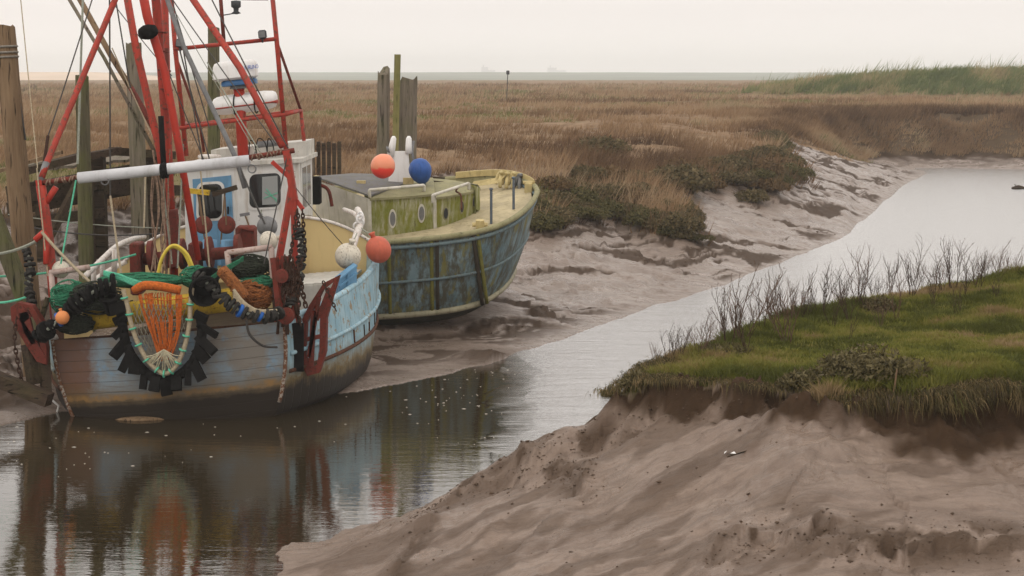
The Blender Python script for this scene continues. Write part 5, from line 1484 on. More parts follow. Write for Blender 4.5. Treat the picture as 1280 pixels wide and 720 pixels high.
    o = m.build('net_roll', M['netrust']); tag(o, 'rolled rust orange net lying on the stern right of the black tubs', 'net')
    # green rope skeins
    m = MB()
    for k in range(12):
        m.tube(spline([at(130, 342 + rg.uniform(-3, 3), 28.6), at(150, 346 + rg.uniform(-4, 4), 28.45), at(176, 356 + rg.uniform(-4, 4), 28.5), at(196, 360 + rg.uniform(-3, 3), 28.7)], 4), .02, 5)
    o = m.build('rope_skein', M['ropegreen']); tag(o, 'bright sea green rope skein trailing over the left half of the stern', 'rope')
    m = MB()
    for k in range(8):
        m.tube(spline([at(252, 356 + rg.uniform(-4, 4), 28.7), at(280, 338 + rg.uniform(-4, 4), 28.8), at(304, 322 + rg.uniform(-5, 5), 29)], 4), .016, 5)
    o = m.build('rope_skein', M['netgreen']); tag(o, 'dull green rope skein between the black tubs and the right pipe rail', 'rope')
    m = MB()
    for k in range(4): m.tube(spline([at(292, 362 + k * 3, 28.3), at(305, 378 + k * 2, 28.25), at(322, 388 + k, 28.25), at(346, 388 + k, 28.4)], 4), .026, 6)
    o = m.build('pale_rope', M['ropebeige']); tag(o, 'pale rope lying along the disc rope at the right corner of the stern', 'rope')
    # black tubs
    def tub(cx, cy, Y, r, d, label, rot):
        rt = empty('tub', at(cx, cy, Y), label, 'tub'); c = V3(at(cx, cy, Y)); ax = Vector(rot).normalized()
        m = MB(); m.lathe([(r * .75, d), (r * .82, d * .5), (r, .02), (r * 1.08, 0), (r * 1.08, -.03), (r * .95, -.03), (r * .92, .02), (r * .7, d * .9), (.01, d * .9)], c, ax, 24, cap=False); m.build('shell', M['black'], rt, True, 40)
        m = MB(); m.torus(c, r * 1.05, .025, ax, 24, 8); m.build('rim', M['black'], rt, True)
    tub(256, 364, 28.25, .235, .34, 'black rubber tub lying with its open mouth aft beside the net mouth', (-.25, 1, .15))
    tub(258, 345, 28.8, .22, .35, 'second black tub, upside down above the one with its open mouth aft', (.05, .5, -1))
    tub(136, 372, 28.3, .14, .3, 'small dark grey tub stuck in the net heap left of the orange cod end', (.1, .4, -1))
    # buoys
    def buoy(name, cx, cy, Y, rpx, mat, label, sq=1.0, neck=None, rope=None):
        c = V3(at(cx, cy, Y)); r = rpx * Y / FPX; rt = empty(name, c, label, 'buoy')
        nk = Vector(neck) if neck else Vector((0, 0, 1)); nk.normalize()
        m = MB(); m.ball(c, r, 24, 14, (1, 1, sq), nk); m.build('float', M[mat], rt, True)
        m = MB(); m.lathe([(r * .22, r * .9 * sq), (r * .18, r * 1.15 * sq), (r * .26, r * 1.22 * sq), (r * .26, r * 1.34 * sq), (.01, r * 1.36 * sq)], c, nk, 12); m.build('eye', M[mat], rt, True)
        if rope:
            m = MB(); m.tube(sag(c + nk * r * 1.28 * sq, at(*rope), .03, 6), .014, 5); m.build('lanyard', M['ropegreyg'], rt)
    buoy('buoy', 435, 320, 32.4, 16.5, 'whitebuoy', 'scuffed white buoy hanging inside the starboard rail of the fishing boat', 1.0, (.3, -.2, 1), (446, 292, 33.6))
    buoy('buoy', 473, 312, 33.4, 16, 'redbuoy', 'faded red buoy hung outside the starboard rail beside the white one', 1.08, (-.4, 0, 1), (452, 285, 33.8))
    buoy('buoy', 336, 301, 30.2, 12.5, 'whitebuoy', 'dirty white float on top of the right pipe rail near the red frame', .9, (1, .1, .3))
    buoy('buoy', 76, 337, 29.3, 11, 'whitebuoy', 'pale grey white float inside the left pipe rail', 1.0, (0, .3, 1))
    buoy('buoy', 78, 397, 28.05, 8.8, 'orangebuoy', 'small plain orange float hanging at the left corner of the transom', 1.0, (-.3, .3, 1), (66, 410, 28.3))
    buoy('buoy', 334, 283, 31.0, 13, 'grey', 'dark grey round float hanging from a wire by the wheelhouse window', 1.0, (-.6, 0, 1), (327, 262, 31))
    # shovels and brushes leaning at the door
    def tool(name, x0, y0, x1, y1, Y, head, mat, label):
        rt = empty(name, at(x1, y1, Y), label, name); m = MB(); m.tube([at(x0, y0, Y), at(x1, y1, Y)], .018, 6); m.build('handle', M['woodpost'], rt)
        m = MB()
        if head == 'brush': 
            a_ = V3(at(x0 - 15, y0 + (2 if mat != 'yellowp' else -2), Y)); b_ = V3(at(x0 + 15, y0 - (7 if mat != 'yellowp' else -1), Y)); m.beam(a_, b_, .12, .10); m.build('head', M[mat], rt)
        elif head == 'shovel':
            c_ = V3(at(x1, y1, Y)); m.lathe([(.01, .0), (.10, .015), (.17, .0), (.185, -.03), (.15, -.05), (.01, -.06)], c_, (0, -1, .15), 16); m.build('blade', M[mat], rt, True)
        else:
            a_ = V3(at(x0 - 6, y0 + 1, Y)); b_ = V3(at(x0 + 6, y0 - 1, Y)); m.beam(a_, b_, .05, .06); m.build('grip', M[mat], rt)
    tool('brush', 247, 240, 256, 300, 34.6, 'brush', 'yellowp', 'deck brush with yellow head up, leaning on the blue wheelhouse door')
    tool('brush', 281, 241, 276, 305, 34.6, 'brush', 'wooddark', 'deck brush with dark brown head up, leaning by the right edge of the blue door')
    tool('shovel', 249, 246, 254, 281, 34.3, 'shovel', 'redrust', 'round dark red shovel hanging at the left side of the blue door')
    tool('shovel', 281, 246, 283, 281, 34.3, 'shovel', 'redrust', 'round dark red shovel hanging at the right side of the blue door')
    tool('fork', 306, 268, 318, 300, 33.9, 'grip', 'grey', 'long handled fork with a grey T grip leaning under the wheelhouse window')
    # yellow hoops of hose
    m = MB(); m.tube(spline([at(197, 356, 30), at(200, 330, 30), at(209, 312, 30), at(220, 307, 30), at(234, 318, 30), at(243, 340, 30)], 6), .03, 8)
    m.tube(spline([at(206, 316, 30.1), at(216, 309, 30.1), at(229, 316, 30.1), at(238, 334, 30.1)], 6), .022, 8)
    o = m.build('hose', M['yellowhose'], None, True); tag(o, 'yellow hose standing up in a double hoop in the middle of the deck', 'hose')
    # blue fish box leaning on the starboard rail
    rt = empty('fish_box', at(436, 352, 31.6), 'blue plastic fish box standing on end inside the starboard rail', 'crate')
    P = [at(423, 349, 31.5), at(446, 331, 31.9), at(446, 358, 31.9), at(424, 375, 31.5)]
    m = MB(); m.prism(P, (-.10, .34, 0)); m.build('box_body', M['bluebox'], rt)
    for (a_, b_) in (((424, 358, 31.47), (446, 341, 31.87)), ((435, 341, 31.67), (435, 366, 31.67)), ((423, 350, 31.47), (446, 332, 31.87))):
        m = MB(); m.beam(at(*a_), at(*b_), .03, .035); m.build('rib', M['bluebox'], rt)
    # trawl shoes
    def shoe(outer, inner, Y, th, mat, label, extra):
        rt = empty('trawl_shoe', at(outer[0][0], outer[0][1], Y), label, 'trawl shoe')
        o_ = [V3(at(x, y, Y)) for x, y in outer]; i_ = [V3(at(x, y, Y)) for x, y in inner]; n = len(o_); d = Vector((.02, th, 0))
        m = MB(); vs = o_ + i_ + [p + d for p in o_] + [p + d for p in i_]; fs = []
        for k in range(n):
            j = (k + 1) % n
            fs += [(k, j, n + j, n + k), (2 * n + j, 2 * n + k, 3 * n + k, 3 * n + j), (j, k, 2 * n + k, 2 * n + j), (n + k, n + j, 3 * n + j, 3 * n + k)]
        m.add(vs, fs); m.build('frame', M[mat], rt)
        for (a_, b_, w) in extra: m = MB(); m.beam(at(a_[0], a_[1], Y + .02), at(b_[0], b_[1], Y + .02), w, .08, up=(0, -1, 0)); m.build('bar', M[mat], rt)
        return rt
    shoe([(424, 344), (404, 354), (386, 382), (376, 402), (375, 452), (384, 470), (399, 466), (407, 440), (408, 398), (416, 370)], [(417, 352), (404, 362), (392, 386), (383, 404), (382, 446), (388, 460), (396, 456), (399, 438), (400, 396), (408, 372)], 29.45, .14, 'redrust',
         'dark red iron trawl shoe hung against the starboard quarter of the boat', [((392, 388), (389, 458), .09), ((384, 424), (402, 420), .07), ((399, 372), (386, 446), .07), ((412, 360), (396, 400), .07)])
    shoe([(13, 384), (22, 378), (40, 382), (52, 402), (58, 436), (58, 456), (46, 452), (34, 434), (22, 414), (14, 400)], [(19, 388), (24, 384), (36, 388), (45, 404), (50, 432), (50, 444), (46, 440), (36, 424), (26, 408), (20, 398)], 28.7, .16, 'redrust',
         'rusty red brown trawl shoe standing off the port corner of the transom', [((30, 390), (40, 430), .16), ((24, 398), (54, 446), .10), ((22, 384), (34, 400), .2)])
    # dark tackle below the left shoe
    m = MB(); m.beam(at(38, 430, 28.9), at(46, 480, 28.8), .26, .2); m.beam(at(54, 420, 28.9), at(58, 492, 28.8), .16, .2); m.tube([at(60, 372, 29.0), at(48, 410, 28.9), at(52, 470, 28.8)], .05, 8); o = m.build('fender_timbers', M['wooddark']); tag(o, 'dark wet fender timbers hanging beside the left edge of the transom', 'fender')
    # chains
    def chain(name, segs, mat, label, link=.05, r=.011):
        m = MB()
        for (a_, b_, s_) in segs:
            c = chain_mesh(at(*a_), at(*b_), link, r, s_); m.add(c.v, c.f)
        o = m.build(name, M[mat]); tag(o, label, 'chain')
    chain('chain', [((20, 400, 28.6), (18, 430, 28.6), 0), ((18, 430, 28.6), (27, 478, 28.6), 0)], 'chain', 'rusty chain hanging below the left trawl shoe', .06, .013)
    chain('chain', [((372, 262, 29.2), (374, 288, 29.2), 0), ((378, 262, 29.2), (382, 320, 29.2), 0), ((371, 262, 29.2), (360, 330, 29.0), .1)], 'chain', 'rusty chain hanging from the right leg of the red stern frame', .05, .014)
    m = MB()
    for k in range(16):
        x = 352 + rg.uniform(-8, 26); y = 330 + rg.uniform(-20, 20)
        c = chain_mesh(at(x, y, 28.95), at(x + rg.uniform(-14, 12), y + rg.uniform(25, 60), 28.9), .06, .016, rg.uniform(0, .1)); m.add(c.v, c.f)
    for k in range(12):
        x = 345 + rg.uniform(0, 26); y = 360 + rg.uniform(-30, 20); m.tube([at(x, y, 29.0), at(x + rg.uniform(-8, 8), y + rg.uniform(25, 45), 28.95)], .035, 6)
    o = m.build('chain_heap', M['chain']); tag(o, 'tangled mass of dark rusty chains piled at the right corner of the stern', 'chain')
    m = MB(); m.beam(at(343, 322, 28.95), at(352, 400, 28.9), .13, .1); m.beam(at(356, 320, 29.0), at(350, 396, 28.95), .12, .1); m.beam(at(364, 330, 29.0), at(368, 398, 28.95), .10, .1); m.lathe([(.03, -.08), (.14, -.07), (.14, .07), (.03, .08)], at(358, 395, 28.75), (0, 1, 0), 14); m.lathe([(.03, -.06), (.12, -.05), (.12, .05), (.03, .06)], at(352, 345, 28.85), (0, 1, 0), 14); o = m.build('towing_gear', M['redrust']); tag(o, 'dark red towing irons standing between the right frame legs', 'towing gear')
    m = chain_mesh(at(420, 388, 29.2), at(404, 352, 29.2), .05, .011, 0); o = m.build('chain', M['chain']); tag(o, 'short chain looped on the starboard trawl shoe', 'chain')
    m = MB(); m.tube(spline([at(308, 400, 28.2), at(312, 418, 28.3), at(328, 432, 28.5), at(346, 434, 28.8)], 5), .022, 6); o = m.build('hanging_rope', M['wire']); tag(o, 'dark rope drooping in a curve across the right side of the transom', 'rope')
    # life raft canister on the radar platform
    rt = empty('life_raft', at(306, 135, 36.0), 'white life raft canister with a red band strapped on the red platform below the radar', 'life raft')
    c = V3(at(306, 129, 36.0)); ax = Vector((1, 0, .12)).normalized(); L = 1.36 / 2; rings = []
    for (t, k) in ((-1, .45), (-.96, .72), (-.86, .88), (-.6, .98), (0, 1), (.6, .98), (.86, .88), (.96, .72), (1, .45)):
        cc = c + ax * (t * L); rings.append([cc + Vector((0, math.cos(a) * .29 * k, math.sin(a) * (.22 if math.sin(a) > 0 else .2) * k)) for a in [6.2832 * j / 18 for j in range(18)]])
    m = MB(); m.loft(rings, closed=True, cap=True); can = m.build('canister', M['whiteplastic'], rt, True, 50)
    rings = []
    for (t, k) in ((-1.02, .6), (-.98, .84), (-.86, .96), (-.6, 1.04), (0, 1.06), (.6, 1.04), (.86, .96), (.98, .84), (1.02, .6)):
        cc = c + ax * (t * L) + Vector((0, 0, -.045)); rings.append([cc + Vector((0, math.cos(a) * .29 * k, math.sin(a) * .04)) for a in [6.2832 * j / 18 for j in range(18)]])
    m = MB(); m.loft(rings, closed=True, cap=True); m.build('red_band', M['red'], rt, True, 50)
    for t in (-.28, .36):
        m = MB(); m.torus((0, 0, 0), .0, .0) if False else None; cc = c + ax * (t * L); m.tube([cc + Vector((0, math.cos(a) * .305, math.sin(a) * .235)) for a in [6.2832 * j / 18 for j in range(19)]], .014, 5); m.build('strap', M['black'], rt)
    # mooring lines
    def line(p, q, s, r, mat, label):
        m = MB(); m.tube(sag(at(*p), at(*q), s, 14), r, 6); o = m.build('mooring_line', M[mat]); tag(o, label, 'rope')
    line((-20, 346, 30.5), (170, 318, 31.5), .10, .022, 'ropegreen', 'sea green mooring line stretched from the left piles to the port rail')
    line((-20, 378, 29.5), (36, 370, 29.3), .05, .022, 'ropegreen', 'sea green line leaving the picture at the left edge, below the longer one')
    line((-10, 318, 30), (48, 300, 29.4), .05, .028, 'ropegreyg', 'grey line from the left edge to the left leg of the red frame')
    line((28, 282, 33), (215, 290, 33.5), .12, .016, 'wire', 'thin dark line slung low between the leftmost pile and the mast foot')
    line((10, 268, 33), (200, 285, 34), .05, .013, 'ropegreyg', 'thin grey line slung in front of the derelict jetty')
    line((95, 225, 29.3), (76, 330, 29.1), .0, .015, 'ropegreen', 'sea green fall hanging from the left end of the white crossbar')
    line((52, 290, 29.2), (112, 352, 28.9), .03, .026, 'ropebeige', 'beige rope running from the left frame leg down to the stern rail')
    line((15, 60, 31), (32, 175, 31), .03, .018, 'wire', 'dark rope hanging down along the leftmost pile')
    for i, (x, y) in enumerate([(18, 52), (190, 230)]): pass
# ================================================================== OLD HULK
B2 = dict(phi=.0307, heel=.1716, t=np.array([.5834, 39.7123, 3.168]), b=2.7374, zs=.5932, zl=2.2173, sh=.885)
def build_boat2():
    a = np.array([math.cos(B2['phi']), math.sin(B2['phi']), 0]); n = np.array([-a[1], a[0], 0]); up = np.array([0, 0, 1.])
    ly = math.cos(B2['heel']) * n + math.sin(B2['heel']) * up; lz = -math.sin(B2['heel']) * n + math.cos(B2['heel']) * up
    LZ = Vector(lz)
    T = B2['t']; zs, zl, sh, b = B2['zs'], B2['zl'], B2['sh'], B2['b']; END = 6.3
    def base(s): return T - s * a + up * (zs * math.exp(-s / zl) - zs)
    def hb(u, k=1.0):
        q = b * k * math.tanh(max(0, u) / sh) ** .6
        return q * math.sqrt(max(.002, 1 - (max(0, u - 3.7) / (END - 3.7)) ** 2)) if u > 3.7 else q
    def P(s, y, d): return Vector(base(s) + ly * y - lz * d)
    def prj(p):
        q = np.array(p) - _C; D_ = q @ _F; return 640 + FPX * (q @ _R) / D_, 360 - FPX * (q @ _U) / D_
    def deck(px, py, d=.15):
        """the deck point seen at a picture position"""
        s, y = 2.0, 0.0
        for _ in range(12):
            f0 = prj(P(s, y, d)); fs = prj(P(s + .01, y, d)); fy = prj(P(s, y + .01, d))
            J = np.array([[(fs[0] - f0[0]) / .01, (fy[0] - f0[0]) / .01], [(fs[1] - f0[1]) / .01, (fy[1] - f0[1]) / .01]])
            ds = np.linalg.solve(J, np.array([px - f0[0], py - f0[1]])); s += ds[0]; y += ds[1]
            s = min(max(s, .0), 8)
        return P(s, y, d)
    LV = [(0, 0, 1.0), (.12, .02, 1.0), (.44, .08, .985), (.86, .18, .965), (1.26, .30, .945), (1.56, .42, .925), (1.80, .54, .905)]
    LK = [(1.80, .54, .905), (1.98, .72, .86), (2.13, .95, .76), (2.26, 1.25, .52), (2.34, 1.6, .02)]
    UU = [0, .02, .06, .13, .22, .35, .5, .7, .95, 1.3, 1.7, 2.2, 2.8, 3.3, 3.8, 4.3, 4.8, 5.3, 5.7, 6.0, 6.2, 6.3]
    def pt(u, lev, sd, off=0.0):
        d, s0, k = lev; s = s0 * math.exp(-u / 5) + u
        return P(s, sd * (hb(u, k) + off), d)
    bt = empty('old_boat', P(3, 0, 2.0), 'derelict old boat with streaked blue hull and mossy yellow green cabin, stranded on the mud', 'boat')
    def loft2(levs, name, mat, sds=(-1, 1)):
        m = MB()
        for sd in sds:
            rings = [[pt(u, lv, sd) for lv in levs] for u in UU]; m.loft(rings if sd > 0 else [r[::-1] for r in rings])
        return m.build(name, M[mat], bt, True, 50)
    loft2(LV, 'hull', 'side2')
    loft2(LK, 'hull_bottom', 'bottom2')
    def strip(lev, r, name, mat, off=.02, sds=(-1, 1), n=70):
        for sd in sds:
            pts = [pt(6.28 * (i / n) ** 1.8, lev, sd, off) for i in range(n + 1)]
            m = MB(); m.tube(pts, r, 8); m.build(name, M[mat], bt, True)
    strip((0, 0, 1.0), .065, 'rail_cap', 'cap2', 0)
    strip((.14, .03, 1.0), .045, 'rubbing_strake', 'strake2')
    strip((.96, .20, .962), .035, 'rubbing_strake', 'strake2', .012)
    strip((1.78, .53, .907), .07, 'boot_top', 'boot2', .01)
    for (s, mt) in ((1.42, 'moss2'), (1.52, 'darkrun2'), (2.30, 'darkrun2'), (2.42, 'moss2'), (3.35, 'moss2')):
        m = MB(); pts = []
        for (d, s0, k) in LV:
            u = s - s0 * .75; pts.append(P(s - d * .12 * (s < 2), -(hb(max(.15, u), k) - .012), d))
        m.tube(pts, .045, 8); m.build('hull_rib', M[mt], bt, True)
    m = MB(); rings = []
    for u in UU[3:-1]:
        y = hb(u) - .04; rings.append([P(u, -y + 2 * y * k / 12, .17 - .08 * (1 - (2 * k / 12 - 1) ** 2)) for k in range(13)])
    m.loft(rings); m.build('deck', M['deck2'], bt, True)
    m = MB()
    for sd in (-1, 1): m.loft([[P(u, sd * (hb(u) - .05), 0), P(u, sd * (hb(u) - .07), .2)] for u in UU[1:-1]])
    m.build('bulwark_inside', M['cap2'], bt, True)
    # ---- cabin: near wall traced along its foot on the deck, upright to the deck
    foot = [(463, 298), (482, 296), (500, 294), (520, 291), (544, 287), (545, 287), (560, 283), (574, 278), (588, 272), (600, 265)]
    hts = [.90, .89, .87, .85, .82, .73, .70, .66, .61, .55]
    F0 = [deck(*p) for p in foot]; F1 = [f + LZ * h for f, h in zip(F0, hts)]
    m = MB(); m.loft([[f, f.lerp(g, .5), g] for f, g in zip(F0, F1)])
    far = [V3(at(x, y, Y)) for x, y, Y in ((455, 223, 40.6), (478, 222.5, 40.5), (500, 222.5, 40.4), (520, 222.5, 40.2), (541, 223, 40.0), (542, 224, 40.0), (556, 225, 39.8), (568, 226.5, 39.6), (580, 228.5, 39.3), (595, 232, 38.9))]
    m.add([F0[-1], F1[-1], far[-1], far[-1] - LZ * .55], [(0, 1, 2, 3)]); m.loft([[f, f - LZ * .8] for f in far])
    cab = m.build('cabin', M['cabin2'], bt)
    m = MB(); rr = []
    for f, g in zip(F1, far):
        e = (f - g).normalized() * .05; rr.append([f + e - LZ * .03, f + e + LZ * .02, f.lerp(g, .25) + LZ * .05, f.lerp(g, .6) + LZ * .06, g + LZ * .02])
    m.loft(rr); m.build('cabin_roof', M['cap2'], cab, True, 30)
    e1 = F1[0]; e0 = F0[0] - LZ * .1
    w1 = V3(at(394, 225, 39.3)); d_ = w1 - e1
    m = MB(); m.prism([e0 + d_ * 1.0, e1 + d_ * 1.0, e1, e0], (.0, .06, 0)); m.build('cabin_end_wall', M['cabinwhite2'], cab)
    for q in ((0, .9), (4, .82)):
        m = MB(); m.beam(F0[q[0]] + Vector((0, -.02, 0)), F0[q[0]] + LZ * q[1] + Vector((0, -.02, 0)), .07, .03, up=(0, 1, 0)); m.build('corner_batten', M['cabinwhite2'], cab)
    m = MB(); m.prism([e1 + LZ * .05, w1 + LZ * .05, V3(at(440, 218.5, 41.2)), V3(at(520, 221, 40.6)), V3(at(506, 231, 39.2))], (0, 0, .04)); m.build('felt_roof', M['roof2'], cab)
    for (p, q, dp) in (((462, 237.5), (530, 231.5), 8), ((541, 244), (586, 229), 9)):
        a_ = V3(at(p[0], p[1], 37.6)); b_ = V3(at(q[0], q[1], 38.2)); m = MB()
        m.tube(spline([a_ + Vector((0, .05, -.17)), a_, a_.lerp(b_, .05), a_.lerp(b_, .5), b_.lerp(a_, .05), b_, b_ + Vector((0, .05, -.14))], 4), .035, 8); m.build('grab_rail', M['cabinwhite2'], cab, True)
    # slender oval ports
    import bisect
    for i, (px, hh, hy) in enumerate(((491, .40, .20), (527, .43, .20), (557, .32, .15), (577, .34, .15), (592, .33, .13))):
        k = next(j for j in range(len(foot) - 1) if foot[j][0] <= px <= foot[j + 1][0]); t_ = (px - foot[k][0]) / max(1e-6, foot[k + 1][0] - foot[k][0])
        c = F0[k].lerp(F0[k + 1], t_) + LZ * hh; tg = (F0[k + 1] - F0[k]).normalized(); nr = tg.cross(LZ).normalized()
        if nr.y > 0: nr = -nr
        wx = (.085, .085, .075, .075, .07)[i]
        for (kk, dd, mt, nm) in ((1.0, .012, 'cabinwhite2' if i < 2 else 'cap2', 'porthole_rim'), (.72, .022, 'darkgrey' if i > 1 else 'grey', 'porthole_glass')):
            m = MB(); pts = [c + nr * dd + tg * (math.cos(t) * wx * kk) + LZ * (math.sin(t) * hy * (kk + .1)) for t in [6.2832 * j / 18 for j in range(18)]]
            m.prism(pts, -nr * .05); m.build(nm, M[mt], cab)
    for (p, q, w) in (((393, 222, 40.3), (425, 224, 40.2), .14), ((446, 230, 38.9), (457, 230, 38.9), .22), ((504, 226, 39), (517, 226, 39), .2)):
        m = MB(); m.beam(at(*p), at(*q), .14, w * .7); m.build('roof_edging', M['yellow2'], cab)
    m = MB(); m.beam(at(528, 226, 39.6), at(580, 231, 39.4), .08, .06); m.build('roof_spar', M['wooddark'], cab)
    m = MB(); m.beam(at(526, 221, 40.2), at(556, 223, 40.2), .2, .05); m.build('roof_board', M['wooddark'], cab)
    m = MB(); m.tube(spline([at(573, 234, 38.2), at(570, 239, 38.0), at(576, 244, 37.9), at(577, 262, 37.7)], 4), .022, 6); m.build('deck_pipe', M['rust'], bt, True)
    # white horned bracket standing on the roof
    YB = 39.3
    br = MB(); br.prism([at(x, y, YB) for x, y in [(485, 233), (488, 192), (491, 189), (510, 189), (514, 233)]], (0, .10, 0)); bk = br.build('horned_bracket', M['whiteplastic'], bt)
    for (x, y0, y1, dx) in ((488, 196, 170, 4), (511, 192, 170, 0)):
        m = MB(); m.tube([at(x, y0, YB), at(x + dx * .6, y1 + 12, YB), at(x + dx, y1 + 3, YB), at(x + dx, y1, YB)], [.085, .08, .065, .03], 10); m.build('horn', M['whiteplastic'], bk, True)
    m = MB(); m.tube([at(517, 176, YB), at(515, 190, YB), at(518, 206, YB - .1)], .035, 6); m.build('shackle', M['grey'], bk, True)
    m = MB(); m.torus(at(485, 187, YB - .1), .06, .022, (1, 0, .4), 12, 6); m.build('shackle', M['grey'], bk, True)
    # foredeck fittings
    for (x, y0, y1) in ((614, 281, 238), (642, 264, 224)):
        p0 = deck(x, y0); p1 = V3(at(x, y1, p0.y)); m = MB(); m.tube([p0, p1], .03, 8); m.box(p1 + Vector((0, 0, .03)), (.09, .08, .06), bev=.02); m.build('stanchion', M['steel2'], bt)
    p = deck(600, 287); m = MB(); m.tube([p - LZ * .1, p + LZ * .22], .1, 10); m.tube([p + Vector((-.17, 0, .11)), p + Vector((.17, 0, .11))], .05, 8); m.build('mooring_bitt', M['yellow2'], bt)
    m = MB(); m.loft([[P(u, hb(u) - .04, -.02), P(u, hb(u) - .05, -.17)] for u in (1.9, 1.6, 1.3, 1.1, .95, .7, .5, .35, .22, .12, .05)]); m.loft([[P(u, hb(u) - .09, -.02), P(u, hb(u) - .10, -.17)] for u in (1.9, 1.6, 1.3, 1.1, .95, .7, .5, .35, .22, .12, .05)]); m.loft([[P(u, hb(u) - .05, -.17), P(u, hb(u) - .10, -.17)] for u in (1.9, 1.6, 1.3, 1.1, .95, .7, .5, .35, .22, .12, .05)]); m.build('bow_plate', M['yellow2'], bt)
    m = MB(); m.prism([at(588, 234, 41.2), at(592, 227, 41.2), at(622, 222, 41.0), at(630, 216, 40.9), at(633, 219, 40.9), at(622, 229, 40.9)], (0, .06, 0)); m.build('bow_bracket', M['yellow2'], bt)
    for (x, y) in ((625, 216), (633, 217), (641, 217), (649, 219)):
        m = MB(); m.tube(spline([at(x - 6, y + 14, 41.0), at(x - 3, y + 5, 41), at(x, y, 41.), at(x + 3, y, 40.9)]), .045, 8); m.tube([at(x + 1, y + 1, 41), at(x + 0, y + 18, 40.8)], .045, 8); m.build('fairlead_bracket', M['yellow2' if x != 649 else 'grey'], bt, True)
    m = MB(); p = V3(at(661, 236, 40.2)); m.box(p, (.2, .16, .3), bev=.03); m.tube([p + Vector((-.14, 0, .15)), p + Vector((.14, 0, .15))], .04, 8); m.tube([p + Vector((0, 0, -.1)), p + Vector((0, 0, -.5))], .07, 8); m.build('bow_bollard', M['yellow2'], bt)
    def buoy2(cx, cy_, Y, r, sqz, mat, label, nk):
        c = V3(at(cx, cy_, Y)); rt = empty('buoy', c, label, 'buoy'); nk = Vector(nk).normalized()
        m = MB(); rings = [(.001, -r), (r * .4, -r * .93), (r * .72, -r * .70), (r * .95, -r * .3), (r, .0), (r * .96, r * .3), (r * .8, r * .68 * sqz), (r * .5, r * 1.0 * sqz), (r * .3, r * 1.12 * sqz)]
        m.lathe(rings, c, nk, 28); m.build('float', M[mat], rt, True)
        m = MB(); m.lathe([(r * .22, r * 1.10 * sqz), (r * .2, r * 1.27 * sqz), (r * .02, r * 1.3 * sqz)], c, nk, 12); m.build('eye', M['strake2' if mat == 'bluebuoy' else 'duobuoy'], rt, True)
    buoy2(478.5, 208, 38.3, .275, .95, 'duobuoy', 'salmon and bright red round buoy on the old boat roof, left of the white bracket', (.35, .6, .6))
    buoy2(525, 212, 38.8, .262, 1.1, 'bluebuoy', 'blue pear shaped buoy on the old boat roof, right of the white bracket', (.25, .15, -1))
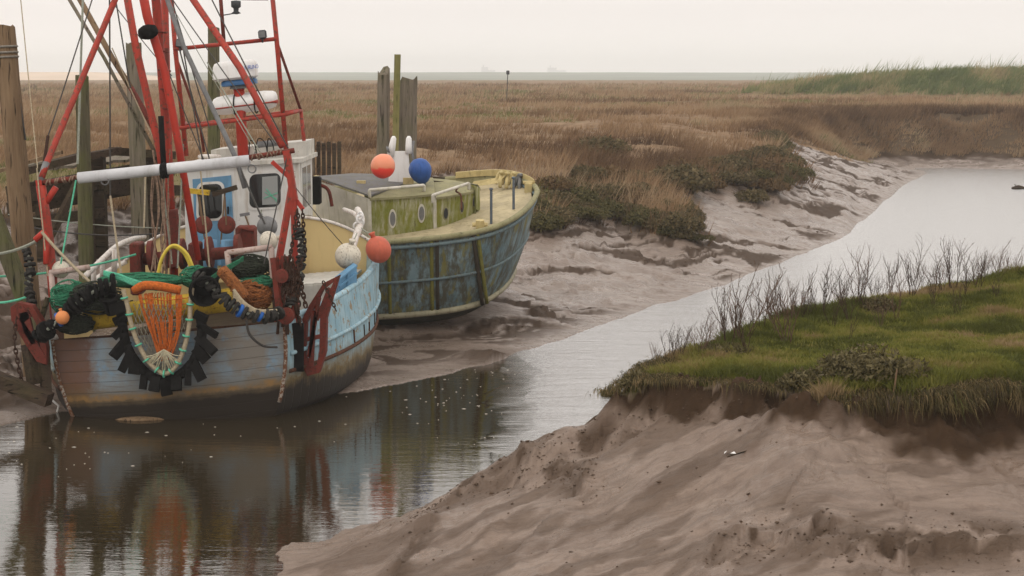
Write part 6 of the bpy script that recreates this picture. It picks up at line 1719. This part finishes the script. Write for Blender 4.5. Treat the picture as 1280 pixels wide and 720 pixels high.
# ================================================================== LIGHT, AIR, CAMERA
def build_world():
    w = bpy.data.worlds.new('World'); SC.world = w; w.use_nodes = True
    t = w.node_tree; n = t.nodes; n.clear()
    out = n.new('ShaderNodeOutputWorld'); mix = n.new('ShaderNodeMixShader')
    sky = n.new('ShaderNodeTexSky'); sky.sky_type = 'NISHITA'; sky.sun_disc = False
    sky.sun_elevation = math.radians(38); sky.sun_rotation = math.radians(SUN_AZ)
    b1 = n.new('ShaderNodeBackground'); b1.inputs[1].default_value = .08
    t.links.new(sky.outputs[0], b1.inputs[0])
    # overcast deck: pale warm grey, a little brighter overhead
    tc = n.new('ShaderNodeTexCoord'); sx = n.new('ShaderNodeSeparateXYZ'); t.links.new(tc.outputs['Generated'], sx.inputs[0])
    r = n.new('ShaderNodeValToRGB'); t.links.new(sx.outputs[2], r.inputs[0])
    e = r.color_ramp.elements; e[0].position = 0.0; e[0].color = (.85, .79, .755, 1); e[1].position = .9; e[1].color = (1.36, 1.29, 1.23, 1); e[0].color = (.99, .925, .885, 1); q = r.color_ramp.elements.new(.035); q.color = (.86, .805, .765, 1); q = r.color_ramp.elements.new(.09); q.color = (1.02, .96, .91, 1); q = r.color_ramp.elements.new(.35); q.color = (1.20, 1.14, 1.08, 1)
    nz = n.new('ShaderNodeTexNoise'); nz.inputs['Scale'].default_value = 2.2; nz.inputs['Detail'].default_value = 4
    mp = n.new('ShaderNodeMapping'); mp.inputs['Scale'].default_value = (1, 1, 3.5); t.links.new(tc.outputs['Generated'], mp.inputs[0]); t.links.new(mp.outputs[0], nz.inputs['Vector'])
    r2 = n.new('ShaderNodeValToRGB'); t.links.new(nz.outputs['Fac'], r2.inputs[0])
    r2.color_ramp.elements[0].position = .3; r2.color_ramp.elements[0].color = (.955, .955, .96, 1); r2.color_ramp.elements[1].position = .7; r2.color_ramp.elements[1].color = (1, 1, 1, 1)
    ml = n.new('ShaderNodeMix'); ml.data_type = 'RGBA'; ml.blend_type = 'MULTIPLY'; ml.inputs[0].default_value = 1
    t.links.new(r.outputs[0], ml.inputs[6]); t.links.new(r2.outputs[0], ml.inputs[7])
    b2 = n.new('ShaderNodeBackground'); b2.inputs[1].default_value = SKY_K; t.links.new(ml.outputs[2], b2.inputs[0])
    mix.inputs[0].default_value = .96
    t.links.new(b1.outputs[0], mix.inputs[1]); t.links.new(b2.outputs[0], mix.inputs[2]); t.links.new(mix.outputs[0], out.inputs[0])
    s = bpy.data.lights.new('Sun', 'SUN'); s.energy = SUN_E; s.specular_factor = .3; s.angle = math.radians(25); s.color = (1, .95, .88)
    o = bpy.data.objects.new('Sun', s); COL.objects.link(o)
    el = math.radians(38); az = math.radians(SUN_AZ)
    d = Vector((math.sin(az) * math.cos(el), math.cos(az) * math.cos(el), math.sin(el)))   # towards the sun
    o.rotation_euler = d.to_track_quat('Z', 'Y').to_euler(); o.location = d * 60

def build_haze():
    t = NT('haze_air'); t.n.remove(t.b)
    v = t.node('ShaderNodeVolumePrincipled'); v.inputs['Color'].default_value = (.99, .99, .985, 1); v.inputs['Density'].default_value = HAZE; v.inputs['Anisotropy'].default_value = .2
    t.L(v.outputs[0], t.out.inputs['Volume'])
    mb = MB(); mb.box((0, 2250, 19.5), (8900, 4900, 42)); o = mb.build('haze', t.m); tag(o, kind='stuff')

def build_camera():
    c = bpy.data.cameras.new('Camera'); o = bpy.data.objects.new('Camera', c); COL.objects.link(o)
    c.sensor_width = 36; c.lens = FPX / 1280 * 36; c.clip_end = 12000; c.clip_start = .1
    o.location = (0, 0, CAMH); o.rotation_euler = (math.pi / 2 - PITCH, 0, 0)
    SC.camera = o

SUN_AZ = 215; SUN_E = .5; SKY_K = 1.08; HAZE = .0005
SC.cycles.volume_bounces = 2
SC.view_settings.view_transform = 'Standard'; SC.view_settings.look = 'None'; SC.view_settings.gamma = 1; SC.view_settings.exposure = 0.12
build_world(); build_camera(); build_haze()
build_ground(); build_water(); build_far(); build_posts(); build_boat1(); build_gear(); build_boat2(); build_grass(); build_plants()
